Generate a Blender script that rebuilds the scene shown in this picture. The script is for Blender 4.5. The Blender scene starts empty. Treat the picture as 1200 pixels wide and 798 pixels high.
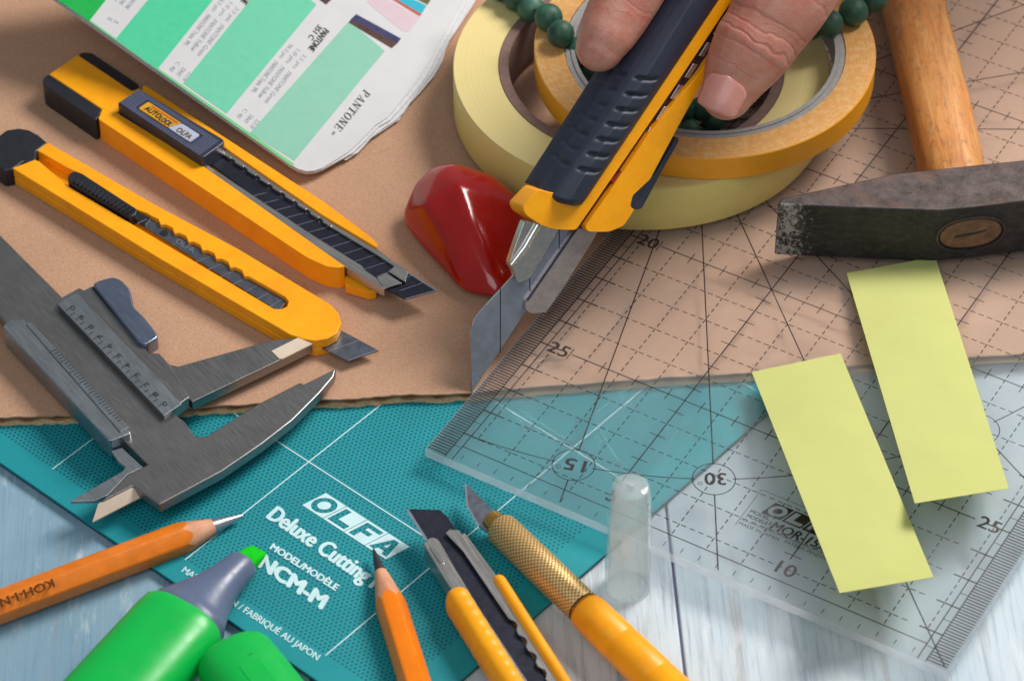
import bpy, bmesh, math, random
from mathutils import Vector, Matrix
from mathutils.geometry import tessellate_polygon
random.seed(7)
S = 0.01                      # everything below is written in centimetres and stored in metres
sc = bpy.context.scene
col = sc.collection

# ------------------------------------------------------------------ camera
FPX, IW, IH = 4000.0, 1200.0, 798.0
CZ, PITCH, ZR = 63.915, 0.766, 0.78
Y0 = CZ / math.tan(PITCH)
CAM = Vector((0, -Y0, CZ + ZR))
FW = Vector((0, math.cos(PITCH), -math.sin(PITCH))); UP = Vector((0, math.sin(PITCH), math.cos(PITCH))); RT = Vector((1, 0, 0))
cd = bpy.data.cameras.new('camera'); cam = bpy.data.objects.new('camera', cd); col.objects.link(cam)
cam.location = CAM * S; cam.rotation_euler = (math.pi / 2 - PITCH, 0, 0)
cd.sensor_width = 36; cd.lens = 36 * FPX / IW; cd.clip_start = 0.05; cd.clip_end = 50
cd.dof.use_dof = True; cd.dof.focus_distance = 0.915; cd.dof.aperture_fstop = 22
sc.camera = cam

# ------------------------------------------------------------------ light
w = bpy.data.worlds.new('World'); sc.world = w; w.use_nodes = True
bg = w.node_tree.nodes['Background']; bg.inputs[0].default_value = (0.86, 0.94, 1.0, 1); bg.inputs[1].default_value = 0.20
def area(name, loc, target, size, power, color):
    d = bpy.data.lights.new(name, 'AREA'); d.shape = 'RECTANGLE'; d.size = size[0] * S; d.size_y = size[1] * S
    d.energy = power; d.color = color
    o = bpy.data.objects.new(name, d); col.objects.link(o); o.location = Vector(loc) * S
    o.rotation_euler = (Vector(target) - Vector(loc)).to_track_quat('-Z', 'Y').to_euler()
area('key_softbox', (48, 34, 68), (2, 0, 0), (36, 36), 9.9, (1.0, 0.955, 0.90))
area('fill_softbox', (-14, -62, 80), (0, -6, 0), (70, 50), 2.6, (0.90, 0.96, 1.0))
vs = sc.view_settings; vs.view_transform = 'Standard'; vs.look = 'None'; vs.exposure = 0.12; vs.gamma = 1; vs.use_curve_mapping = False

# ------------------------------------------------------------------ geometry helpers (world cm)
def ray(x, y): return FW + RT * ((x - 600) / FPX) + UP * ((399 - y) / FPX)
def at(x, y, z=0.0):
    d = ray(x, y); return CAM + d * ((z - CAM.z) / d.z)
def PX(pts, z): return [at(x, y, z) for x, y in pts]
class Plane:
    def __init__(s, p0, n): s.p0 = p0.copy(); s.n = n.normalized()
    def at(s, x, y, off=0.0):
        d = ray(x, y); return CAM + d * (((s.p0 - CAM).dot(s.n) + off) / d.dot(s.n))
    def PX(s, pts, off=0.0): return [s.at(x, y, off) for x, y in pts]
def tri_plane(a, b, c):
    n = (b - a).cross(c - a)
    if n.z < 0: n = -n
    return Plane(a, n)
def lerp(a, b, t): return a + (b - a) * t
def chaikin(pts, n=2, closed=True):
    for _ in range(n):
        q = []; m = len(pts)
        for i in range(m if closed else m - 1):
            a, b = Vector(pts[i]), Vector(pts[(i + 1) % m]); q += [a.lerp(b, .25), a.lerp(b, .75)]
        if not closed: q = [Vector(pts[0])] + q + [Vector(pts[-1])]
        pts = q
    return [tuple(p) for p in pts] if len(pts[0]) == 2 else pts
def rounded(pts, r=6, n=3):
    """round every corner of a pixel outline by about r pixels"""
    out = []; m = len(pts)
    for i in range(m):
        p = Vector(pts[i]); a = Vector(pts[i - 1]); b = Vector(pts[(i + 1) % m])
        ra = min(r, (a - p).length * .45); rb = min(r, (b - p).length * .45)
        A = p + (a - p).normalized() * ra; B = p + (b - p).normalized() * rb
        for k in range(n + 1):
            t = k / n; out.append(tuple((A * (1 - t) ** 2 + p * 2 * t * (1 - t) + B * t * t)))
    return out
def NB(): return bmesh.new()
def prism(bm, top, vec, holes=()):
    """top: loop of world points, extruded by vec (a vector or a drop in z)"""
    if not isinstance(vec, Vector): vec = Vector((0, 0, -vec))
    loops = [list(top)] + [list(h) for h in holes]
    tv = [[bm.verts.new(p) for p in l] for l in loops]; bv = [[bm.verts.new(p + vec) for p in l] for l in loops]
    if len(loops) == 1:
        bm.faces.new(tv[0]); bm.faces.new(list(reversed(bv[0])))
    else:
        ft = [v for l in tv for v in l]; fb = [v for l in bv for v in l]
        for t in tessellate_polygon(loops):
            try: bm.faces.new([ft[i] for i in t]); bm.faces.new([fb[i] for i in reversed(t)])
            except ValueError: pass
    for a, b in zip(tv, bv):
        m = len(a)
        for i in range(m): bm.faces.new((a[i], b[i], b[(i + 1) % m], a[(i + 1) % m]))
    return bm
def inset(loop, d):
    n = len(loop); area = sum(loop[i].x * loop[(i + 1) % n].y - loop[(i + 1) % n].x * loop[i].y for i in range(n)); sg = 1 if area > 0 else -1; out = []
    for i in range(n):
        e0 = (loop[i] - loop[i - 1]).normalized(); e1 = (loop[(i + 1) % n] - loop[i]).normalized()
        n0 = Vector((-e0.y, e0.x, 0)) * sg; n1 = Vector((-e1.y, e1.x, 0)) * sg; m = (n0 + n1).normalized()
        out.append(loop[i] + m * (d / max(.5, m.dot(n0))))
    return out
def chamfered(bm, top, th, holes, d):
    loops = [list(top)] + [list(h) for h in holes]
    ins = [inset(l, d if k == 0 else -d) for k, l in enumerate(loops)]
    tv = [[bm.verts.new(p) for p in l] for l in ins]; flat = [v for l in tv for v in l]
    for t in tessellate_polygon(ins): bm.faces.new([flat[i] for i in t])
    for k, l in enumerate(loops):
        a = tv[k]; m = len(l)
        for dz in (d, th):
            b = [bm.verts.new(p + Vector((0, 0, -dz))) for p in l]
            for i in range(m): bm.faces.new((a[i], b[i], b[(i + 1) % m], a[(i + 1) % m]))
            a = b
    return bm
def sheet(bm, pts):
    bm.faces.new([bm.verts.new(p) for p in pts]); return bm
def strip(bm, a, b, wdt, up=Vector((0, 0, 1))):
    """flat printed line from a to b"""
    d = (b - a).normalized().cross(up).normalized() * wdt / 2
    return sheet(bm, [a + d, b + d, b - d, a - d])
def loft(bm, rings, cap0=True, cap1=True):
    vr = [[bm.verts.new(p) for p in r] for r in rings]; n = len(vr[0])
    for a, b in zip(vr, vr[1:]):
        for i in range(n): bm.faces.new((a[i], a[(i + 1) % n], b[(i + 1) % n], b[i]))
    if cap0: bm.faces.new(list(reversed(vr[0])))
    if cap1: bm.faces.new(vr[-1])
    return bm
def frame(d, up=Vector((0, 0, 1))):
    d = d.normalized(); x = d.cross(up)
    if x.length < 1e-4: x = Vector((1, 0, 0))
    x.normalize(); return x, x.cross(d).normalized()      # side, up
def sect(c, x, y, a, b, n=20, p=2.0):
    out = []
    for i in range(n):
        t = 2 * math.pi * i / n; ct, st = math.cos(t), math.sin(t)
        out.append(c + x * (a * math.copysign(abs(ct) ** (2 / p), ct)) + y * (b * math.copysign(abs(st) ** (2 / p), st)))
    return out
def tube(bm, path, radii, n=14, up=Vector((0, 0, 1)), p=2.0, cap=True):
    rings = []
    for i, c in enumerate(path):
        d = path[min(i + 1, len(path) - 1)] - path[max(i - 1, 0)]; x, y = frame(d, up)
        r = radii[i]; a, b = r if isinstance(r, tuple) else (r, r)
        rings.append(sect(c, x, y, a, b, n, p))
    return loft(bm, rings, cap, cap)
def blob_tube(bm, path, radii, n=18, ends=4, up=Vector((0, 0, 1))):
    """tube with hemispherical ends"""
    P, R = [], []
    d0 = (path[0] - path[1]).normalized(); d1 = (path[-1] - path[-2]).normalized()
    for k in range(ends):
        t = math.pi / 2 * (1 - (k + .15) / ends); P.append(path[0] + d0 * radii[0] * math.sin(t)); R.append(radii[0] * math.cos(t))
    P += path; R += radii
    for k in range(ends):
        t = math.pi / 2 * ((k + .85) / ends); P.append(path[-1] + d1 * radii[-1] * math.sin(t)); R.append(max(.01, radii[-1] * math.cos(t)))
    rings = []; 
    for i, c in enumerate(P):
        d = P[min(i + 1, len(P) - 1)] - P[max(i - 1, 0)]; x, y = frame(d, up); rings.append(sect(c, x, y, R[i], R[i], n))
    return loft(bm, rings)
def lathe(bm, c, prof, n=64):
    """vertical lathe, closed profile [(r, z)]"""
    rings = []
    m = len(prof); vs_ = [[bm.verts.new(c + Vector((r * math.cos(2 * math.pi * i / n), r * math.sin(2 * math.pi * i / n), z))) for r, z in prof] for i in range(n)]
    for i in range(n):
        a, b = vs_[i], vs_[(i + 1) % n]
        for k in range(m): bm.faces.new((a[k], b[k], b[(k + 1) % m], a[(k + 1) % m]))
    return bm
def ball(bm, c, r, n=12):
    bmesh.ops.create_uvsphere(bm, u_segments=n * 2, v_segments=n, radius=r, matrix=Matrix.Translation(c)); return bm

# ------------------------------------------------------------------ things and parts
class Thing:
    def __init__(s, name, label, cat, loc, ang=0.0, group=None, kind=None, root=True):
        s.loc = loc.copy(); s.inv = (Matrix.Translation(loc) @ Matrix.Rotation(ang, 4, 'Z')).inverted(); s.ang = ang
        s.meta = (name, label, cat, group, kind); s.root = None
        if root:
            s.root = bpy.data.objects.new(name, None); col.objects.link(s.root); s.root.empty_display_size = .01; s.place(s.root); s.tags(s.root)
    def place(s, o): o.location = s.loc * S; o.rotation_euler = (0, 0, s.ang)
    def tags(s, o):
        name, label, cat, group, kind = s.meta
        if label: o['label'] = label
        if cat: o['category'] = cat
        if group: o['group'] = group
        if kind: o['kind'] = kind
    def mesh(s, name, bm, mats, bevel=0, seg=2, smooth=None, sharp=40):
        bmesh.ops.recalc_face_normals(bm, faces=bm.faces)
        bm.transform(Matrix.Diagonal((S, S, S, 1)) @ s.inv)
        me = bpy.data.meshes.new(name); bm.to_mesh(me); bm.free()
        for m in (mats if isinstance(mats, (list, tuple)) else [mats]): me.materials.append(m)
        o = bpy.data.objects.new(name, me); col.objects.link(o)
        if bevel:
            for p in me.polygons: p.use_smooth = True
            md = o.modifiers.new('bevel', 'BEVEL'); md.width = bevel * S; md.segments = seg; md.limit_method = 'ANGLE'; md.angle_limit = math.radians(35); md.harden_normals = True
        elif smooth:
            for p in me.polygons: p.use_smooth = True
            me.set_sharp_from_angle(angle=math.radians(sharp))
        return o
    def part(s, name, bm, mats, parent=None, label=None, kind=None, **k):
        o = s.mesh(name, bm, mats, **k); o.parent = parent or s.root
        if label: o['label'] = label
        if kind: o['kind'] = kind
        return o
    def single(s, bm, mats, **k):
        o = s.mesh(s.meta[0], bm, mats, **k); s.place(o); s.tags(o); return o
    def text(s, name, body, bl, br, tl, mat, parent=None, bold=0.0, space=1.0, cap='H'):
        """lettering whose baseline runs bl->br and whose capitals reach tl"""
        c = bpy.data.curves.new(name, 'FONT'); c.body = body; c.space_character = space; c.resolution_u = 3
        tmp = bpy.data.objects.new('t', c); col.objects.link(tmp); dg = bpy.context.evaluated_depsgraph_get()
        me = bpy.data.meshes.new_from_object(tmp.evaluated_get(dg)); bpy.data.objects.remove(tmp); bpy.data.curves.remove(c)
        xs = [v.co.x for v in me.vertices]; x0, x1 = min(xs), max(xs); hc = 0.69
        M = s.inv
        for v in me.vertices:
            v.co = (M @ (bl + (br - bl) * ((v.co.x - x0) / (x1 - x0)) + (tl - bl) * (v.co.y / hc))) * S
        if bold:
            k = bold * 2.2 * (tl - bl).length; dx = (br - bl).normalized() * k; dy = (tl - bl).normalized() * k * .6; nz = dx.cross(dy).normalized()
            bmt = NB(); bmt.from_mesh(me); geo = bmt.verts[:] + bmt.edges[:] + bmt.faces[:]
            for q, sh in enumerate((dx, -dx, dy, -dy)):
                r_ = bmesh.ops.duplicate(bmt, geom=geo); vv = [g for g in r_['geom'] if isinstance(g, bmesh.types.BMVert)]
                bmesh.ops.translate(bmt, verts=vv, vec=(M.to_3x3() @ (sh + nz * .0012 * (q + 1))) * S)
            bmt.to_mesh(me); bmt.free()
        me.name = name; me.materials.clear(); me.materials.append(mat)
        o = bpy.data.objects.new(name, me); col.objects.link(o); o.parent = parent or s.root; return o
def angle(a, b): return math.atan2(b.y - a.y, b.x - a.x)

# ------------------------------------------------------------------ materials
def lin(c): return tuple(((x / 255 / 12.92) if x / 255 <= .04045 else ((x / 255 + .055) / 1.055) ** 2.4) for x in c) + (1,)
class NT:
    def __init__(s, name):
        s.m = bpy.data.materials.new(name); s.m.use_nodes = True; s.t = s.m.node_tree; s.b = s.t.nodes['Principled BSDF']; s.out = s.t.nodes['Material Output']
        s._co = None
    def n(s, typ, **k):
        d = s.t.nodes.new(typ)
        for a, v in k.items(): setattr(d, a, v)
        return d
    def link(s, a, b): s.t.links.new(a, b)
    def co(s, scale=(1, 1, 1)):
        """object coordinates in centimetres"""
        tc = s.n('ShaderNodeTexCoord'); mp = s.n('ShaderNodeMapping'); s.link(tc.outputs['Object'], mp.inputs[0])
        mp.inputs['Scale'].default_value = [100 * v for v in scale]; return mp.outputs[0]
    def math(s, op, a, b=None):
        d = s.n('ShaderNodeMath', operation=op)
        for i, v in enumerate((a, b)):
            if v is None: continue
            if isinstance(v, (int, float)): d.inputs[i].default_value = v
            else: s.link(v, d.inputs[i])
        return d.outputs[0]
    def noise(s, scale, detail=4, rough=.55, sc_=(1, 1, 1), dist=0):
        d = s.n('ShaderNodeTexNoise'); d.inputs['Scale'].default_value = scale; d.inputs['Detail'].default_value = detail; d.inputs['Roughness'].default_value = rough
        d.inputs['Distortion'].default_value = dist
        s.link(s.co(sc_), d.inputs['Vector']); return d.outputs['Fac']
    def ramp(s, fac, stops):
        r = s.n('ShaderNodeValToRGB'); s.link(fac, r.inputs[0]); e = r.color_ramp.elements
        while len(e) < len(stops): e.new(.5)
        for q, (p, c) in zip(e, stops): q.position = p; q.color = c if len(c) == 4 else (*c, 1)
        return r.outputs[0]
    def mix(s, fac, a, b, mode='MIX'):
        d = s.n('ShaderNodeMix', data_type='RGBA', blend_type=mode)
        for sock, v in ((d.inputs[0], fac), (d.inputs[6], a), (d.inputs[7], b)):
            if isinstance(v, (int, float)): sock.default_value = v
            elif isinstance(v, tuple): sock.default_value = v
            else: s.link(v, sock)
        return d.outputs[2]
    def bump(s, h, strength=.3, dist=.01):
        d = s.n('ShaderNodeBump'); d.inputs['Strength'].default_value = strength; d.inputs['Distance'].default_value = dist * S; s.link(h, d.inputs['Height'])
        s.link(d.outputs[0], s.b.inputs['Normal']); return d
    def set(s, **k):
        for a, v in k.items():
            i = s.b.inputs[a.replace('_', ' ')]
            if hasattr(v, 'node'): s.link(v, i)
            else: i.default_value = v
        return s
def plain(name, rgb, rough=.45, metal=0, var=.12, vscale=1.5, bump=.15, bscale=25, spec=.5, bdist=.01, **k):
    """one paint: base colour with slight mottling, fine relief and uneven gloss"""
    t = NT(name); c = lin(rgb)
    f = t.noise(vscale, 5, .6)
    lo = tuple(v * (1 - var) for v in c[:3]) + (1,); hi = tuple(min(1, v * (1 + var)) for v in c[:3]) + (1,)
    t.set(Base_Color=t.ramp(f, [(.3, lo), (.7, hi)]), Metallic=metal)
    t.b.inputs['Specular IOR Level'].default_value = spec
    g = t.noise(vscale * 3, 4, .6); t.set(Roughness=t.ramp(g, [(.3, (max(.02, rough - .07),) * 3), (.7, (min(1, rough + .08),) * 3)]))
    if bump: t.bump(t.math('ADD', t.noise(bscale, 3, .6), t.math('MULTIPLY', t.noise(vscale * 2, 8, .8, (.15, 1, 1)), .5)), bump, bdist)
    for a, v in k.items(): t.set(**{a: v})
    return t.m
M = {}
t = NT('yellow_plastic'); f = t.noise(1.2, 5, .6); g = t.noise(5, 9, .8, (.2, 1, 1)); h = t.noise(18, 4, .7); k = t.noise(.8, 6, .7)
c = t.ramp(f, [(.3, lin((244, 158, 4))), (.7, lin((255, 172, 6)))]); c = t.mix(t.ramp(k, [(.5, (0, 0, 0)), (.75, (.35, .35, .35))]), c, lin((206, 124, 10)))
c = t.mix(t.ramp(h, [(.66, (0, 0, 0)), (.72, (.45, .45, .45))]), c, lin((120, 72, 12)))
t.set(Base_Color=c, Roughness=t.ramp(g, [(.35, (.3,) * 3), (.65, (.5,) * 3)])); t.bump(t.math('ADD', g, t.math('MULTIPLY', h, .4)), .12, .008); M['yellow'] = t.m
M['black'] = plain('black_plastic', (30, 32, 40), .42, var=.2, bump=.15)
M['rubber'] = plain('navy_rubber', (38, 44, 62), .52, var=.15, bump=.3, bscale=60)
M['rib'] = plain('slider_plastic', (44, 48, 66), .35, var=.1, bump=.1)
M['blade'] = plain('black_blade_steel', (44, 46, 60), .38, metal=.55, var=.15, bump=.08, bscale=40)
M['blade_grey'] = plain('grey_blade_steel', (120, 126, 138), .36, metal=.9, var=.12, bump=.06, bscale=40)
M['score'] = plain('scored_steel', (150, 155, 170), .3, metal=.6, var=.1, bump=0)
M['bright'] = plain('ground_steel_glint', (236, 216, 196), .3, metal=.3, var=.06, bump=.1, bscale=12)  # pale beige base paints the key light's reflection on the ground faces
M['print_black'] = plain('black_ink', (22, 18, 22), .5, var=.1, bump=0)
M['engraved'] = plain('engraved_ink', (52, 56, 62), .6, var=.1, bump=0)
M['print_white'] = plain('white_ink', (196, 226, 230), .5, var=.06, bump=0)
M['ruler_ink'] = plain('ruler_ink', (34, 22, 28), .5, var=.1, bump=0)

def brushed(name, rgb, rough, sc_=(1, 14, 14), metal=.95):
    t = NT(name); c = lin(rgb); f = t.noise(1.6, 8, .7, sc_); g = t.noise(.8, 3, .6)
    k = t.mix(.5, t.ramp(f, [(.25, tuple(v * .8 for v in c[:3])), (.75, tuple(min(1, v * 1.15) for v in c[:3]))]), t.ramp(g, [(.3, tuple(v * .8 for v in c[:3])), (.7, tuple(min(1, v * 1.15) for v in c[:3]))]))
    t.set(Base_Color=k, Metallic=metal, Roughness=t.ramp(f, [(.3, (rough - .06,) * 3), (.7, (rough + .08,) * 3)])); t.bump(f, .12, .006); return t.m
M['steel'] = brushed('stamped_steel', (206, 202, 198), .27, (.5, 9, 9))
M['caliper'] = brushed('brushed_caliper_steel', (150, 148, 148), .36)
M['caliper_blue'] = brushed('blued_caliper_steel', (140, 152, 176), .34)
M['caliper_scale'] = brushed('satin_scale_steel', (158, 164, 170), .4)

# cardboard
t = NT('cardboard_paper')
n1 = t.noise(.35, 4, .6); n2 = t.noise(14, 6, .75); n3 = t.noise(6, 5, .7, (1, .25, 1)); n4 = t.noise(30, 2, .5)
c = t.ramp(n1, [(.3, lin((174, 136, 110))), (.7, lin((192, 152, 124)))])
c = t.mix(.5, c, t.ramp(n2, [(.3, lin((146, 108, 85))), (.62, lin((198, 158, 131)))]))
c = t.mix(t.ramp(n4, [(.66, (0, 0, 0)), (.74, (.45, .45, .45))]), c, lin((132, 92, 66)))
t.set(Base_Color=c, Roughness=.85); t.b.inputs['Specular IOR Level'].default_value = .2; sxc = t.n('ShaderNodeSeparateXYZ'); t.link(t.co(), sxc.inputs[0]); wv = t.math('SINE', t.math('MULTIPLY', sxc.outputs[0], 2 * math.pi / .78)); t.bump(t.math('ADD', t.math('ADD', n3, t.math('MULTIPLY', n2, .6)), t.math('MULTIPLY', wv, .1)), .4, .025); M['card'] = t.m
M['card_edge'] = plain('torn_cardboard_edge', (205, 176, 136), .9, var=.25, vscale=9, bump=.6, bscale=20, spec=.1)
M['flute'] = plain('cardboard_fluting', (150, 112, 80), .9, var=.25, vscale=6, bump=.5, spec=.1)

# cutting mat with its fine hexagonal dot print
t = NT('cutting_mat_vinyl')
sx = t.n('ShaderNodeSeparateXYZ'); t.link(t.co(), sx.inputs[0]); X, Y = sx.outputs[0], sx.outputs[1]
sp_ = .131; R3 = math.sqrt(3)
def dist(ox, oy):
    a = t.math('SUBTRACT', t.math('FRACT', t.math('ADD', t.math('DIVIDE', X, sp_), 200 + ox)), .5)
    b = t.math('MULTIPLY', t.math('SUBTRACT', t.math('FRACT', t.math('ADD', t.math('DIVIDE', Y, sp_ * R3), 200 + oy)), .5), R3)
    return t.math('SQRT', t.math('ADD', t.math('MULTIPLY', a, a), t.math('MULTIPLY', b, b)))
dot = t.math('LESS_THAN', t.math('MINIMUM', dist(0, 0), dist(.5, .5)), .27)
inside = t.math('MULTIPLY', t.math('GREATER_THAN', Y, .74), t.math('LESS_THAN', X, -.95))
dot = t.math('MULTIPLY', dot, inside)
base = t.ramp(t.noise(.5, 5, .6), [(.3, lin((10, 130, 141))), (.7, lin((18, 142, 151)))])
base = t.mix(t.ramp(t.noise(22, 3, .6), [(.3, (0, 0, 0)), (.8, (.25, .25, .25))]), base, lin((40, 160, 165)))
t.set(Base_Color=t.mix(dot, base, lin((6, 92, 108))), Roughness=.6); t.b.inputs['Specular IOR Level'].default_value = .35
t.bump(t.math('SUBTRACT', t.noise(50, 2, .5), dot), .25, .01); M['mat'] = t.m
M['mat_core'] = plain('mat_core', (16, 70, 76), .7, var=.2, bump=.2)

# painted wood
def wood(name, a, b, cdark, streak):
    t = NT(name); n1 = t.noise(1.1, 9, .72, (1, .06, 1), .6); n2 = t.noise(.35, 5, .6, (1, .4, 1)); n3 = t.noise(7, 8, .7, (1, .035, 1), .3); n4 = t.noise(2.2, 6, .7, (1, .2, 1))
    c = t.mix(t.ramp(n2, [(.35, (0, 0, 0)), (.65, (1, 1, 1))]), lin(a), lin(b))
    c = t.mix(t.ramp(n3, [(.52, (0, 0, 0)), (.72, (streak,) * 3)]), c, lin(cdark))
    c = t.mix(t.ramp(n1, [(.56, (0, 0, 0)), (.72, (streak * .9,) * 3)]), c, lin((152, 140, 140)))
    c = t.mix(t.ramp(n4, [(.56, (0, 0, 0)), (.75, (.55, .55, .55))]), c, lin((222, 226, 228))); n6 = t.noise(.9, 7, .75, (1, .3, 1), .5); c = t.mix(t.ramp(n6, [(.62, (0, 0, 0)), (.7, (.5, .5, .5))]), c, lin((150, 186, 204)))
    t.set(Base_Color=c, Roughness=.62); t.b.inputs['Specular IOR Level'].default_value = .35
    t.bump(t.math('ADD', n3, n1), .5, .03); return t.m
M['plank_blue'] = wood('blue_painted_wood', (118, 152, 172), (134, 166, 184), (92, 124, 150), .75)
M['plank_grey'] = wood('worn_grey_painted_wood', (176, 190, 200), (200, 210, 216), (118, 124, 140), .95)
M['plank_white'] = wood('white_painted_wood', (176, 192, 202), (194, 205, 212), (138, 152, 172), .9)

# wood of the hammer handle
t = NT('worn_beech'); n1 = t.noise(1.4, 8, .7, (.12, 1.6, 1.6), .8); n2 = t.noise(.55, 6, .65, (.5, 1, 1)); n3 = t.noise(5, 6, .75, (.5, 1, 1))
c = t.ramp(n1, [(.3, lin((150, 84, 32))), (.5, lin((184, 122, 60))), (.7, lin((204, 156, 100)))]); n5 = t.noise(2.6, 9, .8, (.45, 1, 1)); c = t.mix(t.ramp(n5, [(.5, (0, 0, 0)), (.68, (.7, .7, .7))]), c, lin((138, 94, 62)))
c = t.mix(t.ramp(n2, [(.52, (0, 0, 0)), (.7, (.55, .55, .55))]), c, lin((206, 112, 34)))
c = t.mix(t.ramp(n3, [(.54, (0, 0, 0)), (.68, (.7, .7, .7))]), c, lin((108, 74, 50)))
t.set(Base_Color=c, Roughness=.5); t.bump(t.math('ADD', n1, n3), .4, .02); M['handle'] = t.m
# forged hammer head
t = NT('forged_iron'); n1 = t.noise(2.2, 9, .75); n2 = t.noise(9, 8, .8); n3 = t.noise(.7, 5, .6)
c = t.ramp(n1, [(.3, lin((40, 36, 36))), (.55, lin((84, 74, 72))), (.75, lin((104, 92, 86)))])
c = t.mix(t.ramp(n3, [(.5, (0, 0, 0)), (.7, (.6, .6, .6))]), c, lin((98, 66, 52)))
t.set(Base_Color=c, Metallic=.55, Roughness=t.ramp(n2, [(.3, (.42,) * 3), (.7, (.7,) * 3)])); t.bump(t.math('ADD', n1, n2), .6, .03); M['iron'] = t.m
t = NT('black_lacquered_iron'); n1 = t.noise(6, 8, .8); n2 = t.noise(1.2, 6, .7)
sx = t.n('ShaderNodeSeparateXYZ'); t.link(t.co(), sx.inputs[0])
wear = t.math('MULTIPLY', t.ramp(t.math('MULTIPLY', sx.outputs[0], -.2), [(.45, (.6,) * 3), (.8, (.72,) * 3), (1.0, (1.05,) * 3)]), 1.0)
chip = t.ramp(t.math('MULTIPLY', n1, wear), [(.50, (0, 0, 0)), (.55, (1, 1, 1))])
n7 = t.noise(14, 6, .8, (1, 1, .35)); c = t.mix(t.ramp(n7, [(.66, (0, 0, 0)), (.74, (.7, .7, .7))]) if False else chip, t.mix(t.ramp(t.noise(3.5, 9, .8, (1, 1, 2.5)), [(.48, (0, 0, 0)), (.66, (.8, .8, .8))]), t.ramp(n2, [(.3, lin((20, 20, 23))), (.7, lin((46, 43, 42)))]), lin((74, 66, 62))), lin((158, 154, 150)))
t.set(Base_Color=c, Roughness=.58, Metallic=.1); t.bump(t.math('ADD', n1, n2), .8, .03); M['lacquer'] = t.m

# tapes
def tape(name, a, b, ring=0.0, cx=0, cy=0):
    t = NT(name)
    sx = t.n('ShaderNodeSeparateXYZ'); t.link(t.co(), sx.inputs[0])
    r = t.math('SQRT', t.math('ADD', t.math('MULTIPLY', sx.outputs[0], sx.outputs[0]), t.math('MULTIPLY', sx.outputs[1], sx.outputs[1])))
    n = t.n('ShaderNodeTexNoise', noise_dimensions='1D'); n.inputs['Scale'].default_value = 28; n.inputs['Detail'].default_value = 6; t.link(r, n.inputs['W'])
    c = t.ramp(n.outputs['Fac'], [(.3, lin(a)), (.7, lin(b))]); c = t.mix(t.ramp(t.noise(5, 6, .7), [(.45, (0, 0, 0)), (.7, (ring,) * 3)]), c, lin((236, 214, 170)))
    t.set(Base_Color=c, Roughness=.55); t.b.inputs['Specular IOR Level'].default_value = .35; t.bump(n.outputs['Fac'], .3, .01); return t.m
M['tape_cream'] = tape('cream_tape_side', (212, 194, 130), (224, 206, 144))
M['tape_cream_face'] = plain('cream_tape_face', (222, 204, 124), .5, var=.05, vscale=.8, bump=.1)
M['tape_amber'] = tape('amber_tape_side', (196, 140, 74), (214, 160, 92), .35)
M['tape_amber_face'] = plain('amber_tape_face', (234, 158, 32), .4, var=.06, vscale=.8, bump=.1)
M['core_grey'] = plain('grey_card_core', (150, 148, 146), .8, var=.12, vscale=5, bump=.3)
M['core_brown'] = plain('brown_card_core', (122, 96, 88), .85, var=.15, vscale=4, bump=.3)
t = NT('green_stone'); f = t.noise(1.2, 6, .65, (1, 1, 1), 1.5)
t.set(Base_Color=t.ramp(f, [(.3, lin((24, 58, 46))), (.55, lin((50, 96, 76))), (.75, lin((78, 116, 94)))]), Roughness=.55); M['bead'] = t.m
t = NT('red_jasper'); f = t.noise(.9, 7, .65, (1, 1, 1), .8); g = t.noise(16, 2, .5)
c = t.ramp(f, [(.3, lin((158, 14, 10))), (.6, lin((172, 18, 12))), (.8, lin((184, 24, 16)))])
c = t.mix(t.ramp(g, [(.7, (0, 0, 0)), (.76, (.8, .8, .8))]), c, lin((84, 12, 10)))
t.set(Base_Color=c, Roughness=t.ramp(t.noise(3, 6, .7), [(.3, (.13,) * 3), (.7, (.24,) * 3)])); t.b.inputs['Coat Weight'].default_value = .25; t.b.inputs['Coat Roughness'].default_value = .05; M['stone'] = t.m
# stickies, papers
def paper(name, rgb, trans=.25):
    t = NT(name); f = t.noise(.6, 5, .6); c = lin(rgb)
    cc = t.ramp(f, [(.3, tuple(v * .97 for v in c[:3])), (.7, tuple(min(1, v * 1.03) for v in c[:3]))])
    t.set(Base_Color=cc, Roughness=.75); t.b.inputs['Specular IOR Level'].default_value = .25; t.bump(t.noise(40, 4, .6), .12, .01)
    tr = t.n('ShaderNodeBsdfTranslucent'); t.link(cc, tr.inputs[0]); mx = t.n('ShaderNodeMixShader'); mx.inputs[0].default_value = trans
    t.link(t.b.outputs[0], mx.inputs[1]); t.link(tr.outputs[0], mx.inputs[2]); t.link(mx.outputs[0], t.out.inputs[0]); return t.m
M['sticky'] = paper('yellow_note_paper', (210, 213, 136), .3)
M['page'] = plain('coated_white_page', (190, 190, 192), .5, var=.03, bump=.05)
M['page_edge'] = plain('torn_page', (196, 196, 200), .8, var=.08, vscale=6, bump=.4)
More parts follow.
